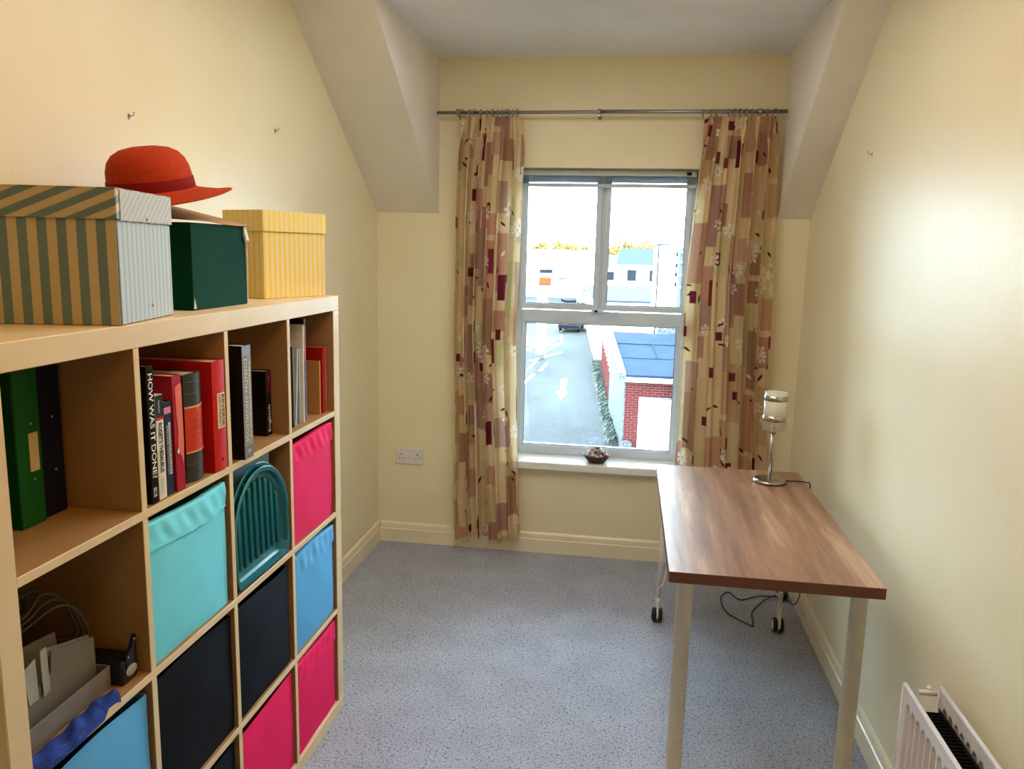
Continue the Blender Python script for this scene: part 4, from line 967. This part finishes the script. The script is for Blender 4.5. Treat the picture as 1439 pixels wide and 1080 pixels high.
# tall white building with pipes
o = thing('white_apartment_block', 'tall white rendered building with waste pipes and balconies at the right', 'building', (1.10, 33.0, G))
MB().box(0, .85, 0, 7, 0, 6.4).build('wall', WB, o)
MB().bev(-.03, .88, -.05, 7, 6.4, 6.45, .01).build('coping', SLATE, o)
PI_ = mat('dark_pipe', (38, 40, 46), .8, spec=.05)
MB().tube([(-.0, -.05, 1.2), (.0, -.05, 6.4)], .03, 8).build('downpipe', PI_, o)
MB().tube([(.34, -.05, 1.0), (.34, -.05, 5.1)], .014, 8).build('downpipe', PI_, o)
for z, x0 in ((6.05, .42), (5.60, .36), (5.24, .05), (4.85, .40)):
    q = MB(); q.tube([(x0, -.05, z - .02), (.76, -.05, z)], .014, 6); q.build('waste_pipe', PI_, o); MB().bev(.71, .78, -.10, -.01, z - .09, z + .08, .015).build('hopper', PI_, o)
BLU = mat('balcony_blue', (72, 92, 112), .8, spec=.05)
MB().box(.86, 2.2, -.4, 2, 0, 6.3).build('stair_wall', BLU, o)
for z in (6.1, 5.7, 5.2, 4.7): MB().bev(.84, 2.2, -.7, -.4, z, z + .07, .01).build('balcony_slab', WB, o)
MB().prism([(.86, 6.3), (2.2, 6.3), (2.2, 7.2), (1.3, 6.9)], -.4, 2, 'y').build('gable', WB, o)
# terrace beyond, roofs receding
def house(label, x, y, w_, d, h_, rh, roofm, wallm, rot=0, wins=(), name='house', chim=True):
    o = thing(name, label, 'house', (x, y, G), (0, 0, R(rot)))
    MB().box(0, w_, 0, d, 0, h_).build('wall', wallm, o)
    MB().prism([(-.2, h_), (d + .2, h_), (d / 2, h_ + rh)], -.15, w_ + .15, 'x').build('roof', roofm, o)
    if chim: MB().bev(w_ * .75, w_ * .75 + .8, d / 2 - .3, d / 2 + .3, h_ + rh - .5, h_ + rh + .7, .03).build('chimney', wallm, o)
    WD = mat('far_window', (34, 38, 46), .7, spec=.03)
    for (a, z, ww, hh) in wins:
        f = MB().box(a - .06, a + ww + .06, -.06, 0, z - .06, z + hh + .06).build('window', WB, o); MB().box(a, a + ww, -.08, -.06, z, z + hh).build('pane', WD, f)
    return o
WR2 = mat('pale_grey_roof', (72, 78, 88), .9, spec=.05)
house('white terraced house with grey roof nearest the tall block', -1.3, 80, 5.2, 9, 5.0, 1.6, SLATE, WB, -4, [(1.0, 3.4, .9, 1.1), (3.2, 3.4, .9, 1.1), (1.0, .9, .9, 1.2), (3.0, .9, 1.2, 1.2)])
house('second terraced house further up the street', -3.6, 96, 4.6, 9, 4.4, 1.5, WR2, WB, -4, [(.8, 2.9, .9, 1), (2.8, 2.9, .9, 1)])
house('low pale house with two dark windows at the street end', -4.7, 118, 4.4, 8, 3.6, 1.0, SLATE, WB, 0, [(.7, 2.0, 1, .9), (2.2, 2.0, 1.2, .9)])
ORG = mat('orange_door', (120, 62, 30), .8, spec=.05)
o = house('long white building with an orange garage door at the left', -16.5, 107, 11.3, 12, 5.4, 1.0, WB, WB, 0, [(4.3, 3.25, 1.75, .5)], chim=False)
MB().box(4.3, 5.9, -.1, 0, 1.75, 2.65).build('orange_door', ORG, o); MB().box(4.3, 5.9, -.12, -.1, 1.52, 1.75).build('sign', mat('grey_sign', (56, 50, 48), .8, spec=.05), o)
MB().bev(6.9, 8.2, -.3, .0, 2.5, 2.62, .02).build('porch_roof', mat('brown_trim', (84, 54, 40), .9, spec=.05), o)
house('plain white building at the far left edge of the window view', -30, 88, 14, 10, 5.0, .8, WB, WB, 0, [(3, 3, 1, 1)], chim=False)
house('long white shopfront block behind the parked cars', -8.0, 134, 12, 10, 4.0, 1.2, WR2, WB, -3, [(1, 2.2, 1, 1), (4, 2.2, 1, 1), (7, 2.2, 1, 1)])
# cars
def car(label, x, y, rot, c):
    o = thing('car', label, 'car', (x, y, G), (0, 0, R(rot)))
    body = [(-2.05, .3), (2.0, .3), (2.08, .55), (1.95, .85), (1.1, .95), (.45, 1.42), (-1.1, 1.45), (-1.75, 1.0), (-2.08, .9)]
    q = MB(); q.prism([(a, b_1) for a, b_1 in body], -.8, .8, 'x'); q.build('body', mat('car_paint', tuple(v * .62 for v in c), .5, spec=.2), o)
    GL = mat('car_glass', (26, 36, 48), .4, spec=.1)
    q = MB(); q.prism([(1.02, .97), (.50, 1.36), (.46, 1.40), (.44, 1.34), (.95, .93)], -.68, .68, 'x'); q.build('windscreen', GL, o)
    q = MB(); q.prism([(.85, .98), (.42, 1.34), (-1.05, 1.36), (-1.45, 1.0)], -.81, -.795, 'x'); q.prism([(.85, .98), (.42, 1.34), (-1.05, 1.36), (-1.45, 1.0)], .795, .81, 'x'); q.build('side_windows', GL, o)
    for wx in (-.72, .72):
        for wy in (-1.3, 1.3): MB().lathe([(0, -.1), (.3, -.1), (.31, 0), (.3, .1), (0, .1)], 14).build('wheel', RUB, o, (wx, wy, .31), (0, R(90), 0))
for lb, x, y, rt_, c in (('silver-blue car facing the window in the middle of the street', -7.5, 99, 190, (150, 170, 196)), ('dark car at the head of the parked row', -5.2, 103, 176, (80, 60, 66)),
                     ('white car parked behind the dark one', -5.0, 94, 172, (220, 222, 226)), ('pale blue van parked right of the mullion', -3.4, 85, 170, (150, 172, 200)),
                     ('white car parked outside the terrace', -2.4, 77.5, 172, (224, 226, 228)), ('teal-windowed white car nearest in the parked row', -2.5, 71, 174, (206, 210, 214)),
                     ('dark blue car parked left of the white pillar foot', -4.4, 62, 178, (38, 44, 58)), ('white car in the left yard', -10.8, 66, 120, (214, 218, 222))):
    car(lb, x, y, rt_, c)
# trees with autumn crowns
LF = [mat('autumn_yellow_leaf', (150, 122, 60), .9, c2=(96, 80, 46), scale=2, trans=.2, spec=.02), mat('autumn_gold_leaf', (138, 112, 58), .9, c2=(84, 74, 46), scale=2, trans=.2, spec=.02)]
BRKM = mat('bark', (84, 72, 60), .9)
def tree(x, y, h_, w_, i, lb):
    o = thing('tree', lb, 'tree', (x, y, G), (0, 0, i)); g = np.random.RandomState(i + 50)
    q = MB(); q.tube([(0, 0, 0), (.1, 0, h_ * .4), (0, .1, h_ * .85)], [.22, .16, .05], 7)
    for k_ in range(6):
        a = k_ * 1.1; q.tube([(0, 0, h_ * (.4 + .07 * k_)), (w_ * .35 * math.cos(a), w_ * .35 * math.sin(a), h_ * (.6 + .06 * k_))], [.07, .02], 5)
    q.build('trunk', BRKM, o)
    N = 1100; q = MB(); d = g.normal(size=(N, 3)); d /= np.linalg.norm(d, axis=1)[:, None]; rr = g.rand(N) ** .4
    P = d * rr[:, None] * np.array([w_ / 2, w_ / 2, h_ * .33]) * (1 + .25 * np.sin(d[:, :1] * 5 + i)); P[:, 2] += h_ * .66
    for p_ in P:
        s_ = g.uniform(.14, .28); u = g.normal(size=3) * s_; v_ = g.normal(size=3) * s_
        q.add([p_, p_ + u, p_ + u + v_, p_ + v_], [(0, 1, 2, 3)])
    c_ = q.build('crown', LF[i % 2], o)
for i, (x, h_, w_, where) in enumerate([(-15.2, 7.6, 4.0, 'leftmost of the row beyond the long white building'), (-12.6, 8.3, 5, 'second from left in the row beyond the long white building'), (-10.0, 7.9, 5, 'in the middle of the left-hand row'), (-7.4, 7.3, 4.4, 'just left of the window mullion'),
                            (-3.4, 7.2, 4.2, 'just right of the window mullion'), (-.8, 8.2, 5, 'tallest over the terrace roofs'), (2.0, 8.0, 4.6, 'over the grey terrace roof'), (4.8, 8.0, 4.6, 'rightmost, beside the tall white building')]):
    tree(x * 1.12, 150 + (i % 2) * 7, 1.1 * h_, w_, i, 'yellow autumn tree far off, ' + where)
